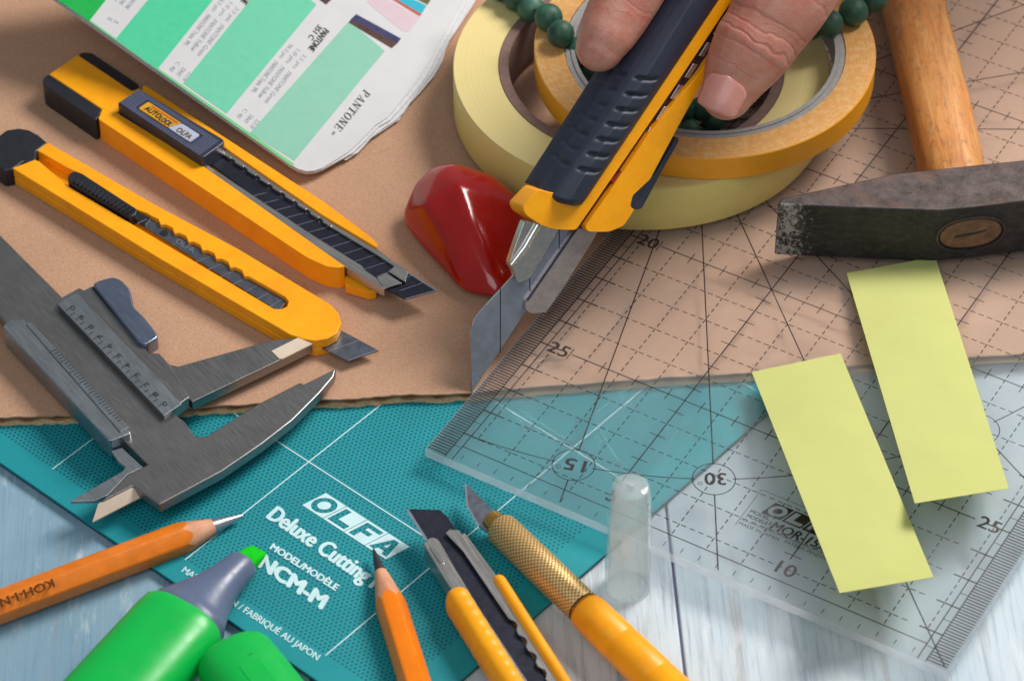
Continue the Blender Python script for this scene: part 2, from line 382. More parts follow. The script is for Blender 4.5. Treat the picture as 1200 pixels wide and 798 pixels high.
# clear plastics
def clear(name, tint, milky, rough, mcol=(.85, .9, .92, 1), rrough=.05, blur=0.0, blurmix=.5):
    t = NT(name); tr = t.n('ShaderNodeBsdfTransparent'); tr.inputs[0].default_value = tint
    inner = tr.outputs[0]
    if blur:
        rf = t.n('ShaderNodeBsdfRefraction'); rf.inputs['Color'].default_value = tint; rf.inputs['Roughness'].default_value = blur; rf.inputs['IOR'].default_value = 1.02
        m0 = t.n('ShaderNodeMixShader'); m0.inputs[0].default_value = blurmix; t.link(inner, m0.inputs[1]); t.link(rf.outputs[0], m0.inputs[2]); inner = m0.outputs[0]
    df = t.n('ShaderNodeBsdfDiffuse'); df.inputs[0].default_value = mcol; tl = t.n('ShaderNodeBsdfTranslucent'); tl.inputs[0].default_value = mcol
    ms = t.n('ShaderNodeMixShader'); ms.inputs[0].default_value = .5; t.link(df.outputs[0], ms.inputs[1]); t.link(tl.outputs[0], ms.inputs[2])
    m1 = t.n('ShaderNodeMixShader'); t.link(t.ramp(t.noise(.9, 5, .6), [(.3, (milky * .85,) * 3), (.7, (milky * 1.15,) * 3)]), m1.inputs[0]); t.link(inner, m1.inputs[1]); t.link(ms.outputs[0], m1.inputs[2])
    gl = t.n('ShaderNodeBsdfGlossy'); gl.inputs['Roughness'].default_value = rrough; fr = t.n('ShaderNodeFresnel'); fr.inputs[0].default_value = 1.42
    m2 = t.n('ShaderNodeMixShader'); ge = t.n('ShaderNodeNewGeometry'); t.link(t.math('MULTIPLY', fr.outputs[0], t.math('SUBTRACT', 1.0, ge.outputs['Backfacing'])), m2.inputs[0]); t.link(m1.outputs[0], m2.inputs[1]); t.link(gl.outputs[0], m2.inputs[2])
    t.link(m2.outputs[0], t.out.inputs[0]); t.t.nodes.remove(t.b); return t.m
M['ruler'] = clear('clear_acrylic', (.985, .99, .99, 1), .06, .1, (.90, .91, .94, 1), .10)
M['ruler_back'] = clear('matt_acrylic_back', (.97, .985, .985, 1), .11, .1, (.90, .92, .94, 1), .12, .30, .70)
M['ruler_edge'] = clear('frosted_acrylic_edge', (.88, .92, .94, 1), .42, .2, (.80, .82, .88, 1), .2)
M['cap_plastic'] = clear('cloudy_plastic', (.93, .95, .95, 1), .25, .2, (.84, .88, .89, 1), .1)
# pencils
M['orange'] = plain('orange_lacquer', (238, 124, 10), .28, var=.06, bump=.1, bscale=8)
M['orange2'] = plain('dull_orange_lacquer', (222, 118, 20), .36, var=.12, vscale=2.5, bump=.2, bscale=10)
t = NT('sharpened_cedar'); f = t.noise(3, 6, .7, (.2, 1, 1)); t.set(Base_Color=t.ramp(f, [(.3, lin((186, 120, 88))), (.7, lin((222, 164, 130)))]), Roughness=.7); t.bump(f, .4, .02); M['cedar'] = t.m
M['graphite'] = plain('graphite', (62, 62, 70), .38, metal=.4, var=.2, bump=.3, bscale=20)
M['silver_lead'] = plain('polished_lead', (176, 180, 188), .3, metal=.8, var=.2, bump=.2, bscale=15)
M['foil'] = plain('dark_foil', (96, 56, 14), .4, metal=.3, var=.1, bump=0)
# highlighter
M['neon'] = plain('neon_green_plastic', (4, 180, 72), .34, var=.05, vscale=.7, bump=.05)
M['neon_nib'] = plain('neon_green_felt', (22, 190, 30), .85, var=.15, vscale=6, bump=.5, bscale=30, spec=.1)
M['collar'] = plain('slate_plastic', (92, 104, 132), .36, var=.06, bump=.05)
# brass with diamond knurl
t = NT('knurled_brass'); sx = t.n('ShaderNodeSeparateXYZ'); t.link(t.co(), sx.inputs[0])
an = t.math('ARCTAN2', sx.outputs[2], sx.outputs[1]); k1 = t.math('SINE', t.math('ADD', t.math('MULTIPLY', an, 22), t.math('MULTIPLY', sx.outputs[0], 50))); k2 = t.math('SINE', t.math('SUBTRACT', t.math('MULTIPLY', an, 22), t.math('MULTIPLY', sx.outputs[0], 50)))
kk = t.math('MULTIPLY', t.math('ADD', k1, 1), t.math('ADD', k2, 1))
gg = t.math('MULTIPLY', kk, .25)
t.set(Base_Color=t.ramp(gg, [(.0, lin((172, 130, 70))), (.5, lin((232, 200, 144)))]), Metallic=.55, Roughness=.4); t.bump(gg, .4, .015); M['knurl'] = t.m
M['brass'] = plain('brass', (212, 164, 84), .3, metal=.92, var=.1, bump=.1)
t = NT('skin'); f = t.noise(.55, 5, .6); g = t.noise(9, 6, .7, (1, 1, .5)); v = t.noise(3, 4, .6)
c = t.ramp(f, [(.3, lin((196, 128, 112))), (.7, lin((218, 160, 142)))])
c = t.mix(t.ramp(v, [(.5, (0, 0, 0)), (.75, (.45, .45, .45))]), c, lin((200, 116, 104)))
t.set(Base_Color=c, Roughness=.5); t.b.inputs['Subsurface Weight'].default_value = .15; t.b.inputs['Subsurface Radius'].default_value = (.004, .0015, .0008); t.b.inputs['Subsurface Scale'].default_value = .5
t.bump(g, .35, .03); M['skin'] = t.m
M['nail'] = plain('fingernail', (206, 140, 128), .3, var=.08, bump=.15, bscale=8)
ZT, ZM, ZC, ZU = 0.0, 0.20, 0.50, 0.80      # table, mat top, cardboard top, ruler top
EPS = .012

# ================================================================== SETTING
# table of painted planks
pdir = (at(785, 640) - at(803, 798)).normalized(); pang = math.atan2(pdir.y, pdir.x) - math.pi / 2
pc = at(795, 720)
T = Thing('table', None, None, Vector((pc.x, pc.y, 0)), pang, kind='structure')
RM = Matrix.Rotation(pang, 4, 'Z'); px_, py_ = RM @ Vector((1, 0, 0)), RM @ Vector((0, 1, 0))
for x0, x1, mt in ((-28.4, -18.75, 'plank_blue'), (-18.65, -9.3, 'plank_blue'), (-9.2, -.035, 'plank_grey'), (.035, 19.4, 'plank_white')):
    bm = NB(); dz = random.uniform(-.02, 0)
    prism(bm, [pc + px_ * x + py_ * y + Vector((0, 0, dz)) for x, y in ((x0, -14), (x1, -14), (x1, 45), (x0, 45))], 1.8)
    T.part('plank', bm, M[mt], bevel=.05, seg=3)
bm = NB(); prism(bm, [pc + px_ * x + py_ * y + Vector((0, 0, -.16)) for x, y in ((-28, -13.6), (19, -13.6), (19, 44.6), (-28, 44.6))], .8)
T.part('table_underside', bm, plain('dusky_gap', (150, 144, 178), .8))

# ------------------------------------------------------------------ cutting mat
MC = Vector((-2.80, -13.24, ZM)); ma = math.radians(-40.9)
mx_, my_ = Vector((math.cos(ma), math.sin(ma), 0)), Vector((-math.sin(ma), math.cos(ma), 0))
def mp(x, y, z=ZM): return Vector((MC.x, MC.y, 0)) + mx_ * x + my_ * y + Vector((0, 0, z))
T = Thing('cutting_mat', 'teal self-healing cutting mat with fine dots, white grid and lettering', 'cutting mat', Vector((MC.x, MC.y, 0)), ma)
bm = NB(); prism(bm, rounded([tuple(mp(*p)[:2]) for p in ((0, 0), (0, 22), (-36, 22), (-36, 0))], .35, 4) and [Vector((x, y, ZM)) for x, y in rounded([tuple(mp(*p)[:2]) for p in ((0, 0), (0, 22), (-36, 22), (-36, 0))], .35, 4)], .085)
T.part('printed_face', bm, M['mat'], bevel=.012)
bm = NB(); prism(bm, [Vector((x, y, ZM - .088)) for x, y in rounded([tuple(mp(*p)[:2]) for p in ((-.03, .03), (-.03, 21.9), (-35.9, 21.9), (-35.9, .03))], .35, 4)], .10)
T.part('core_layer', bm, M['mat_core'])
bm = NB(); ZP = ZM + EPS
for x in (-3.06, -7.97, -12.87, -17.8): strip(bm, mp(x, .72, ZP), mp(x, 21, ZP), .035)
def mxy(px, py):
    p = at(px, py, ZM) - mp(0, 0); return p.dot(mx_), p.dot(my_)
y2 = (mxy(324, 516.5)[1] + mxy(489, 624)[1]) / 2
for y in (y2, y2 + 4.9, y2 + 9.8): strip(bm, mp(-34, y, ZP + .002), mp(-.8, y, ZP + .002), .035)
T.part('grid_lines', bm, M['print_white'])
def mtext(name, body, a, b, c, bold=0, **k): T.text(name, body, at(*a, ZP), at(*b, ZP), at(*c, ZP), M['print_white'], bold=bold, **k)
mtext('lettering', 'Deluxe Cutting Mat', (312, 606), (460, 706), (326, 593), .028)
mtext('lettering', 'MODEL/MODÈLE', (316, 642.5), (393, 692), (321, 636.5), .035)
mtext('lettering', 'NCM-M', (302, 663), (376, 713), (311, 649), .045)
mtext('lettering', 'MADE IN JAPAN / FABRIQUÉ AU JAPON', (212.5, 669.5), (371, 773.5), (217.5, 663.5), .015)
# logo panel: white tiles with cut-out letters
lo, lx, ly = at(354, 591.5, ZP), at(452, 655, ZP) - at(354, 591.5, ZP), at(382, 577.5, ZP) - at(354, 591.5, ZP)
def lg(u, v): return lo + lx * u + ly * v
bm = NB()
def tile(outer, holes=()):
    loops = [[lg(*p) for p in outer]] + [[lg(*p) for p in h] for h in holes]; vs_ = [bm.verts.new(p) for l in loops for p in l]
    for tr in tessellate_polygon(loops): bm.faces.new([vs_[i] for i in tr])
circ = lambda cx, cy, rx, ry: [(cx + rx * math.cos(i * math.pi / 12), cy + ry * math.sin(i * math.pi / 12)) for i in range(24)]
tile([(0, 0), (.245, 0), (.245, 1), (0, 1)], [circ(.123, .5, .105, .42)]); tile(circ(.123, .5, .055, .22))
tile([(.252, 0), (.495, 0), (.495, 1), (.252, 1)], [[(.275, .1), (.475, .1), (.475, .34), (.34, .34), (.34, .9), (.275, .9)]])
tile([(.502, 0), (.745, 0), (.745, 1), (.502, 1)], [[(.53, .1), (.59, .1), (.59, .4), (.68, .4), (.68, .58), (.59, .58), (.59, .72), (.72, .72), (.72, .9), (.53, .9)]])
tile([(.752, 0), (1, 0), (1, 1), (.752, 1)], [[(.77, .1), (.83, .1), (.845, .25), (.905, .25), (.92, .1), (.98, .1), (.905, .9), (.845, .9)]]); tile([(.857, .42), (.893, .42), (.875, .68)])
T.part('logo_panel', bm, M['print_white'])

# ------------------------------------------------------------------ cardboard sheet
ce = [(-60, 492), (0, 489.5), (60, 487), (120, 485), (190, 480), (250, 475.5), (330, 470.5), (420, 466), (460, 463), (548, 460), (700, 448), (860, 437), (1030, 426), (1200, 414), (1300, 408)]
fine = []
for a, b in zip(ce, ce[1:]):
    for k in range(8): t_ = k / 8; fine.append((lerp(a[0], b[0], t_), lerp(a[1], b[1], t_) + random.uniform(-.7, .7)))
fine.append(ce[-1])
T = Thing('cardboard_sheet', 'brown corrugated cardboard sheet laid over the cutting mat', 'cardboard', at(100, 300, ZM))
far = [Vector((24, 30, 0)), Vector((-24, 30, 0))]
def liner(z, th, jit, off):
    bm = NB(); e = [at(x, y + random.uniform(-jit, jit) + off, ZC) for x, y in fine]
    for p in e: p.z = z
    prism(bm, e + [Vector((q.x, q.y, z)) for q in far], th); return bm
T.part('top_liner', liner(ZC, .05, .5, 0), [M['card']])
T.part('bottom_liner', liner(ZM + .06, .05, 1.2, 1.0), [M['card_edge']])
bm = NB(); prev = None; s_ = 0; last = None; ring = []
e = [at(x, y, ZC) for x, y in ce]
for a, b in zip(e, e[1:]):
    L = (b - a).length; n = max(2, int(L / .07))
    for k in range(n):
        p = a.lerp(b, k / n); s_ += L / n
        z = (ZC + ZM) / 2 + .085 * math.sin(s_ * 2 * math.pi / .78); ring.append((p, z))
vs_ = [[bm.verts.new(Vector((p.x, p.y + dy, z + dz))) for dy, dz in ((.04, .02), (2.5, .02), (2.5, -.02), (.04, -.02))] for p, z in ring]
for a, b in zip(vs_, vs_[1:]):
    for k in range(4): bm.faces.new((a[k], b[k], b[(k + 1) % 4], a[(k + 1) % 4]))
T.part('fluting', bm, M['flute'], smooth=True, sharp=60)

# ------------------------------------------------------------------ quilting ruler
RA = Vector((-2.264, 62.341 - Y0, 0)); ra = -.532
eu, ev = Vector((math.cos(ra), math.sin(ra), 0)), Vector((-math.sin(ra), math.cos(ra), 0))
def ru(u, v, z=ZU + EPS): return RA + eu * u + ev * v + Vector((0, 0, z))
T = Thing('quilting_ruler', 'clear acrylic ruler printed with black grid, degree lines and numbers', 'ruler', RA + Vector((0, 0, ZC)), ra)
bm = NB(); prism(bm, [ru(u, v, ZU) for u, v in ((0, 0), (15, 0), (15, 30), (0, 30))], .29)
for f in bm.faces: f.material_index = 0 if abs(f.normal.z) > .5 else 1
bm.normal_update()
for f in bm.faces: f.material_index = 1 if abs(f.normal.z) < .5 else (0 if f.calc_center_median().z > ZU - .1 else 2)
T.part('acrylic_plate', bm, [M['ruler'], M['ruler_edge'], M['ruler_back']])
ink = M['ruler_ink']
bm = NB(); z1 = ZU + EPS
W1 = .036
def dash(bm, a, b, vert, c0, per=.25, fill=.155, wd=.03):
    n = int((b - a) / per)
    for i in range(n):
        s0 = a + i * per; s1 = s0 + fill
        strip(bm, *((ru(c0, s0), ru(c0, s1)) if vert else (ru(s0, c0), ru(s1, c0))), wd)
for u in range(1, 15):
    if u % 5: dash(bm, 1.05 if u in (1, 14) else .62, 29.4, True, u)
for v in range(1, 30):
    if v % 5: dash(bm, 1.3, 13.7, False, v)
T.part('dashed_grid', bm, ink)
bm = NB()
for v in range(5, 30, 5):
    strip(bm, ru(1.55, v), ru(13.45, v), W1)
    for k in range(12): strip(bm, ru(1.5 + k + .5 - .5, v - .22), ru(1.5 + k, v + .22), .028)
for u in (5, 10):
    strip(bm, ru(u, 1.35), ru(u, 29.4), W1)
    for k in range(28): strip(bm, ru(u - .24, 1.5 + k), ru(u + .24, 1.5 + k), .028)
T.part('centimetre_lines', bm, ink)
bm = NB()
for u in (.58, .80, 14.42, 14.20): strip(bm, ru(u, .02), ru(u, 29.95), .032)
strip(bm, ru(.8, .56), ru(14.2, .56), .032)
for i in range(1, 28): strip(bm, ru(.5 * i + .5, .13), ru(.5 * i + .5, .30), .022)
for i in range(1, 300):
    v = .1 * i
    for sgn, o in ((1, 0), (-1, 15)):
        strip(bm, ru(o + sgn * .03, v), ru(o + sgn * .57, v), .04)
        if i % 10 == 0: strip(bm, ru(o + sgn * .58, v), ru(o + sgn * 1.22, v), .045)
        elif i % 5 == 0: strip(bm, ru(o + sgn * .58, v), ru(o + sgn * .8, v), .022)
T.part('edge_scale', bm, ink)
bm = NB(); RC = 14.03; cr = .56
def pol(r, th, z=z1): th = math.radians(th); return ru(r * math.sin(th), 15 - r * math.cos(th), z)
marks = [15, 30, 45, 60, 120, 135, 150, 165]
for m_ in marks:
    rmax = min(15 / abs(math.cos(math.radians(m_))) if m_ not in (60, 120) else 99, 15 / math.sin(math.radians(m_))) - .12
    strip(bm, pol(.7, m_), pol(RC - cr, m_), W1); strip(bm, pol(RC + cr, m_), pol(rmax, m_), W1)
    pts = [pol(RC, m_) + (eu * math.cos(i * math.pi / 16) + ev * math.sin(i * math.pi / 16)) * cr for i in range(33)]
    for a, b in zip(pts, pts[1:]): strip(bm, a, b, .028)
ths = [4 + i for i in range(0, 66)]
for a, b in zip(ths, ths[1:]):
    if any(abs((a + b) / 2 - m_) < 2.3 for m_ in marks): continue
    strip(bm, pol(RC, a), pol(RC, b), .032)
T.part('angle_lines', bm, ink)
def rtext(body, u, v, h, du=Vector((1, 0)), bold=.01, wid=None, name='numeral', mat=None):
    d = eu * du.x + ev * du.y; up = Vector((-d.y, d.x, 0)); wd = wid or .62 * h * len(body)
    b0 = ru(u, v) - d * wd / 2 - up * h / 2; T.text(name, body, b0, b0 + d * wd, b0 + up * h, mat or ink, bold=bold)
for v in range(5, 30, 5):
    rtext(str(30 - v), 1.15, v, .42, wid=.58); rtext(str(30 - v), 14.05 - .2, v, .42, wid=.58)
rtext('10', 10.08, 1.0, .42, wid=.5); rtext('5', 5.05, 1.0, .42, wid=.24)
for m_ in marks:
    th = math.radians(m_); dv = -Vector((math.cos(th), math.sin(th)))
    p = Vector((RC * math.sin(th), 15 - RC * math.cos(th)))
    rtext(str(m_ if m_ < 90 else 180 - m_), p.x - .04 * dv.x, p.y - .04 * dv.y, .42, dv, .012, .55)
    q = p + dv * .36 + Vector((-dv.y, dv.x)) * .16
    bmc = NB(); pts = [ru(q.x, q.y) + (eu * math.cos(i * math.pi / 6) + ev * math.sin(i * math.pi / 6)) * .055 for i in range(13)]
    for a, b in zip(pts, pts[1:]): strip(bmc, a, b, .018)
    T.part('degree_sign', bmc, ink)
bm = NB()
for a, b in (((611, 490), (615, 506)), ((615, 506), (625, 502)), ((604, 476), (672, 520)), ((690, 490), (735, 455)), ((700, 500), (728, 545)), ((1010, 640), (1032, 668)), ((905, 470), (930, 452)), ((780, 520), (800, 500))): strip(bm, at(*a, z1 + .004), at(*b, z1 + .004), .016)
T.part('scratches', bm, clear('scratch', (1, 1, 1, 1), .3, .1), kind='stuff')
# maker's panel on the ruler
bm = NB()
lo = ru(8.62, 2.42); lx = eu * 2.3; ly = ev * .5 + eu * .16
def lg(u, v): return lo + lx * u + ly * v
tile([(0, 0), (.235, 0), (.235, 1), (0, 1)], [circ(.118, .5, .1, .42)]); tile(circ(.118, .5, .05, .22))
tile([(.252, 0), (.485, 0), (.485, 1), (.252, 1)], [[(.275, .1), (.465, .1), (.465, .34), (.34, .34), (.34, .9), (.275, .9)]])
tile([(.502, 0), (.735, 0), (.735, 1), (.502, 1)], [[(.53, .1), (.59, .1), (.59, .4), (.68, .4), (.68, .58), (.59, .58), (.59, .72), (.72, .72), (.72, .9), (.53, .9)]])
tile([(.752, 0), (1, 0), (1, 1), (.752, 1)], [[(.77, .1), (.83, .1), (.845, .25), (.905, .25), (.92, .1), (.98, .1), (.905, .9), (.845, .9)]])
T.part('logo_panel', bm, ink)
bm = NB()
for a, b in (((8.25, 1.7), (8.25, 3.15)), ((8.25, 3.15), (11.6, 3.15)), ((8.25, 1.95), (11.6, 1.95))): strip(bm, ru(*a), ru(*b), .015)
T.part('panel_frame', bm, ink)
def rlab(body, u, v, w_, h, bold=.01, sh=0):
    T.text('lettering', body, ru(u, v), ru(u + w_, v), ru(u + sh, v + h), ink, bold=bold)
rlab('MODEL', 8.36, 2.27, .55, .12); rlab('MODELE', 8.36, 2.09, .58, .12); rlab('MQR-15x30', 9.05, 2.03, 1.9, .3, .018, .06); rlab('MADE IN JAPAN', 8.3, 1.76, 1.15, .11, 0); rlab('PATENT PENDING', 9.6, 1.78, 1.3, .11, 0)

# ================================================================== OBJECTS
def blade_scores(bm, pa, pb, pc_, pd, n, z, wd=.03):
    """thin diagonal score lines between the edges pa->pb and pc->pd (pixels)"""
    for i in range(n):
        t_ = (i + .5) / n
        strip(bm, at(lerp(pa[0], pb[0], t_), lerp(pa[1], pb[1], t_), z), at(lerp(pc_[0], pd[0], t_), lerp(pc_[1], pd[1], t_), z), wd)

# ------------------------------------------------------------------ cutter with a sliding lock (upper of the two on the cardboard)
za = ZC + .78
T = Thing('utility_cutter', 'yellow snap-off cutter with ribbed black slider, lying upper beside the swatch book', 'cutter knife', at(270, 230, ZC), angle(at(90, 110, ZC), at(450, 320, ZC)), 'snap-off cutters on the cardboard')
bm = NB(); prism(bm, PX(rounded([(114, 139), (121, 131), (133, 130), (237, 194), (335, 263), (400, 309), (405, 312), (397, 314), (382, 312), (360, 302)], 4), za), .775)
T.part('near_rail', bm, M['yellow'], bevel=.10, seg=3)
bm = NB(); prism(bm, PX(rounded([(168, 99), (240, 146), (380, 237), (430, 274), (442, 285), (443, 291), (378, 252), (262, 172), (166, 108)], 4), za), .775)
T.part('far_rail', bm, M['yellow'], bevel=.08, seg=3)
bm = NB(); prism(bm, PX([(57, 87), (91, 64), (155, 105), (164, 103), (168, 110), (137, 131), (116, 135), (119, 128)], za - .02), .755)
T.part('tail_block', bm, M['yellow'], bevel=.05)
bm = NB(); prism(bm, PX([(121, 133), (168, 106), (262, 173), (378, 253), (443, 291), (437, 318), (401, 311), (335, 264), (237, 195)], ZC + .42), .40)
T.part('channel_floor', bm, M['yellow'], bevel=.03)
bm = NB(); prism(bm, PX(rounded([(404, 322), (440, 335), (442, 341), (432, 342), (404, 334)], 3), ZC + .34), .3); T.part('front_lip', bm, M['yellow'], bevel=.04)
bm = NB(); prism(bm, PX(rounded([(57, 87), (119, 128), (114, 139), (111, 141), (50, 99), (50, 92)], 3), za), .775); T.part('side_grip', bm, M['black'], bevel=.07, seg=3)
bm = NB(); prism(bm, PX(rounded([(91, 64), (97, 61), (108, 62), (163, 99), (161, 105), (154, 107)], 3), za), .775); T.part('side_grip', bm, M['black'], bevel=.07, seg=3)
# steel channel
bm = NB(); prism(bm, PX([(150, 134), (200, 160), (237, 189), (360, 271), (424, 311), (429, 317), (441, 325), (451, 338), (446, 337), (400, 309.5), (335, 263.5), (237, 194.5), (150, 140)], za - .07), .3)
o = T.part('steel_channel', bm, M['steel'], bevel=.03, label='polished steel blade channel')
bm = NB(); prism(bm, PX([(262, 172.5), (378, 252.5), (390, 262), (443, 292), (462, 307), (479, 318), (476, 321), (441, 298), (388, 266), (376, 256), (260, 178)], za - .06), .28)
T.part('steel_channel', bm, M['steel'], bevel=.02)
bm = NB(); prism(bm, PX([(441.6, 325), (453, 319.5), (471, 331.5), (450, 338)], za - .05), .05); T.part('tip_plate', bm, M['steel'], bevel=.012)
bm = NB(); prism(bm, PX([(455, 318), (463, 311.5), (479, 317.5), (475, 330.5)], za - .05), .05); T.part('tip_plate', bm, M['steel'], bevel=.012)
zb = za - .14
bm = NB(); prism(bm, PX([(236, 184), (262, 174), (378, 254), (441, 296), (477, 318), (511, 340), (475, 350), (450, 338), (424, 318), (360, 277)], zb), .06)
bl = T.part('blade', bm, M['blade'], bevel=.01)
bm = NB(); blade_scores(bm, (287, 226), (475, 345), (305, 222), (507, 334), 14, zb + .006, .018); T.part('score_line', bm, M['score'], bl)
bm = NB(); strip(bm, at(475, 350.3, zb + .008), at(511.5, 340.2, zb + .008), .035); strip(bm, at(478, 319.5, zb + .008), at(511, 340, zb + .008), .05); T.part('ground_edge', bm, M['score'], bl)
for i in range(9):
    t_ = i / 8; x, y = lerp(266, 384, t_), lerp(182, 262, t_)
    bm = NB(); prism(bm, PX([(x - 5, y - 4.5), (x + 5, y + 2), (x + 4, y + 4), (x - 6, y - 2)], za - .04), .1); T.part('ratchet_tooth', bm, M['steel'], bevel=.012)
# slider
zs = ZC + 1.12
bm = NB(); prism(bm, PX(rounded([(137, 121), (163, 104), (262, 163), (263, 167), (238, 185), (234, 184)], 3), zs), .5); sl = T.part('slider', bm, M['rib'], bevel=.05, seg=3)
A0, B0, C0, D0 = Vector((138, 121)), Vector((164, 104)), Vector((232, 183)), Vector((258, 164))
bm = NB(); N = 40
for i in range(N):
    t_ = (i + .5) / N; a = A0.lerp(C0, t_); b = B0.lerp(D0, t_)
    spans = [(.07, .95)] if (t_ < .16 or t_ > .84) else [(.06, .24), (.78, .95)]
    for s0, s1 in spans:
        p, q = a.lerp(b, s0), a.lerp(b, s1); d = (C0 - A0).normalized() * .5
        prism(bm, PX([tuple(p - d), tuple(q - d), tuple(q + d), tuple(p + d)], zs + .04), .07)
T.part('grip_ribs', bm, plain('lit_rib_plastic', (92, 98, 124), .35, var=.1), sl)  # ribs coloured paler than the slider to paint the light they catch
def sq(u, v): p = A0.lerp(C0, u).lerp(B0.lerp(D0, u), v); return (p.x, p.y)
bm = NB(); prism(bm, PX(rounded([sq(.18, .29), sq(.18, .73), sq(.60, .73), sq(.54, .29)], 1.5), zs + .045), .05); T.part('yellow_label', bm, plain('label_yellow', (206, 150, 30), .4), sl)
bm = NB(); prism(bm, PX(rounded([sq(.545, .29), sq(.605, .73), sq(.82, .73), sq(.82, .29)], 1.5), zs + .045), .05); T.part('silver_label', bm, plain('label_silver', (176, 182, 206), .35), sl)
lbz = zs + .045 + EPS
def ltext(body, u0, u1, v0, v1, mat, bold=.02):
    T.text('label_print', body, at(*sq(u0, v0), lbz), at(*sq(u1, v0), lbz), at(*sq(u0, v1), lbz), mat, sl, bold)
ltext('AUTO', .22, .40, .38, .58, M['print_black']); ltext('LOCK', .41, .54, .35, .55, M['rib']); ltext('OLFA', .62, .79, .36, .56, plain('label_olive', (110, 96, 20), .5))
bm = NB(); strip(bm, at(*sq(.24, .66), lbz), at(*sq(.57, .66), lbz), .045); T.part('label_stripe', bm, plain('label_red', (206, 92, 20), .5), sl)

# ------------------------------------------------------------------ plain slide cutter (lower)
zt = ZC + .62
T = Thing('utility_cutter', 'yellow snap-off cutter with notched slot and round black end cap', 'cutter knife', at(200, 280, ZC), angle(at(30, 185, ZC), at(400, 385, ZC)), 'snap-off cutters on the cardboard')
teeth = []
for i in range(7):
    x, y = lerp(184, 282, i / 6), lerp(258, 318, i / 6); teeth += [(x - 7, y - 5), (x + 1, y - 1.5), (x + 4, y + 5.5)]
slot = [(44, 182), (47, 178), (79, 197), (90, 202), (158, 245), (172, 250)] + teeth + [(292, 324), (334, 348), (338, 353), (336, 359), (329, 362), (321, 361), (180, 277.5), (80, 218)]
outer = [(14, 197), (41, 187), (43, 176), (56, 167), (180, 239), (280, 292), (370, 346), (388, 357), (397, 367), (400, 378), (395, 390), (384, 396.5), (370, 399), (356, 397), (340, 392), (180, 299)]
bm = NB(); prism(bm, PX(outer[2:] + outer[:2] + [(46, 189), (80, 218), (180, 277.5), (321, 361.5), (329, 362), (336, 359), (338, 353), (334, 348), (292, 324)] + teeth[::-1] + [(172, 250), (158, 245), (90, 202), (79, 197), (47, 178.5)], zt), .30); T.part('slotted_shell', bm, M['yellow'], bevel=.03, seg=3)
bm = NB(); o2 = PX([(14, 197), (41, 187), (43, 176), (56, 167), (180, 239), (280, 292), (370, 346), (388, 357), (397, 367), (400, 378), (395, 390), (384, 396.5), (370, 399), (356, 397), (340, 392), (180, 299)], zt)
for p in o2: p.z = zt - .302
prism(bm, o2, .31); T.part('lower_shell', bm, M['yellow'], bevel=.06, seg=3)
zb = zt - .11
bm = NB(); prism(bm, PX([(163, 262), (176, 256), (300, 331), (338, 351), (326, 365), (322, 362)], zb), .05); prism(bm, PX([(352, 396), (385, 378), (400, 387), (443.5, 410.5), (407.5, 422.5), (370, 404)], ZC + .30), .05)
bl = T.part('blade', bm, M['blade_grey'], bevel=.008)
bm = NB(); blade_scores(bm, (222, 303), (323, 364), (238, 297), (338, 355), 7, zb + .007, .022)
strip(bm, at(385, 411.5, ZC + .307), at(421, 399, ZC + .307), .03); strip(bm, at(408, 422, ZC + .309), at(443, 410, ZC + .309), .035); T.part('score_line', bm, M['score'], bl)
bm = NB(); c = at(192, 273, zb + .012); sheet(bm, [c + Vector((.12 * math.cos(i * .5236), .12 * math.sin(i * .5236), 0)) for i in range(12)]); T.part('blade_hole', bm, M['black'], bl)
T.text('blade_print', 'OLFA', at(205, 284, zb + .01), at(226, 297, zb + .01), at(209, 279, zb + .01), M['score'], bl)
zs = zt + .13
bm = NB(); prism(bm, PX(rounded([(79, 211), (80, 204), (88, 200), (96, 203), (161, 245), (160, 250), (153, 255), (85, 216)], 3), zs), .34); sl = T.part('slider', bm, M['black'], bevel=.04)
bm = NB(); A0, B0, C0, D0 = Vector((85, 211.5)), Vector((91, 203)), Vector((151, 250)), Vector((158.5, 245.5))
for i in range(15):
    t_ = (i + .5) / 15; a, b = A0.lerp(C0, t_), B0.lerp(D0, t_); d = (C0 - A0).normalized() * 1.2; prism(bm, PX([tuple(a - d), tuple(b - d), tuple(b + d), tuple(a + d)], zs + .06), .09)
T.part('grip_ribs', bm, M['black'], sl)
bm = NB(); prism(bm, PX([(155, 255), (162, 248), (178, 256), (170, 264)], zt - .06), .14); T.part('slider_foot', bm, M['black'], sl, bevel=.03)
bm = NB(); strip(bm, at(161, 262, zt - .05), at(172, 257, zt - .05), .03); T.part('spring_edge', bm, M['score'], sl)
bm = NB(); prism(bm, PX([(-10, 172), (-2, 159), (8, 152), (22, 150), (34, 152), (45, 158), (56, 167.5), (43, 177), (41.5, 187.5), (33, 189), (28, 189), (14, 198.5), (4, 200), (-6, 193)], zt + .015), .63); T.part('end_cap', bm, M['black'], bevel=.06, seg=3)

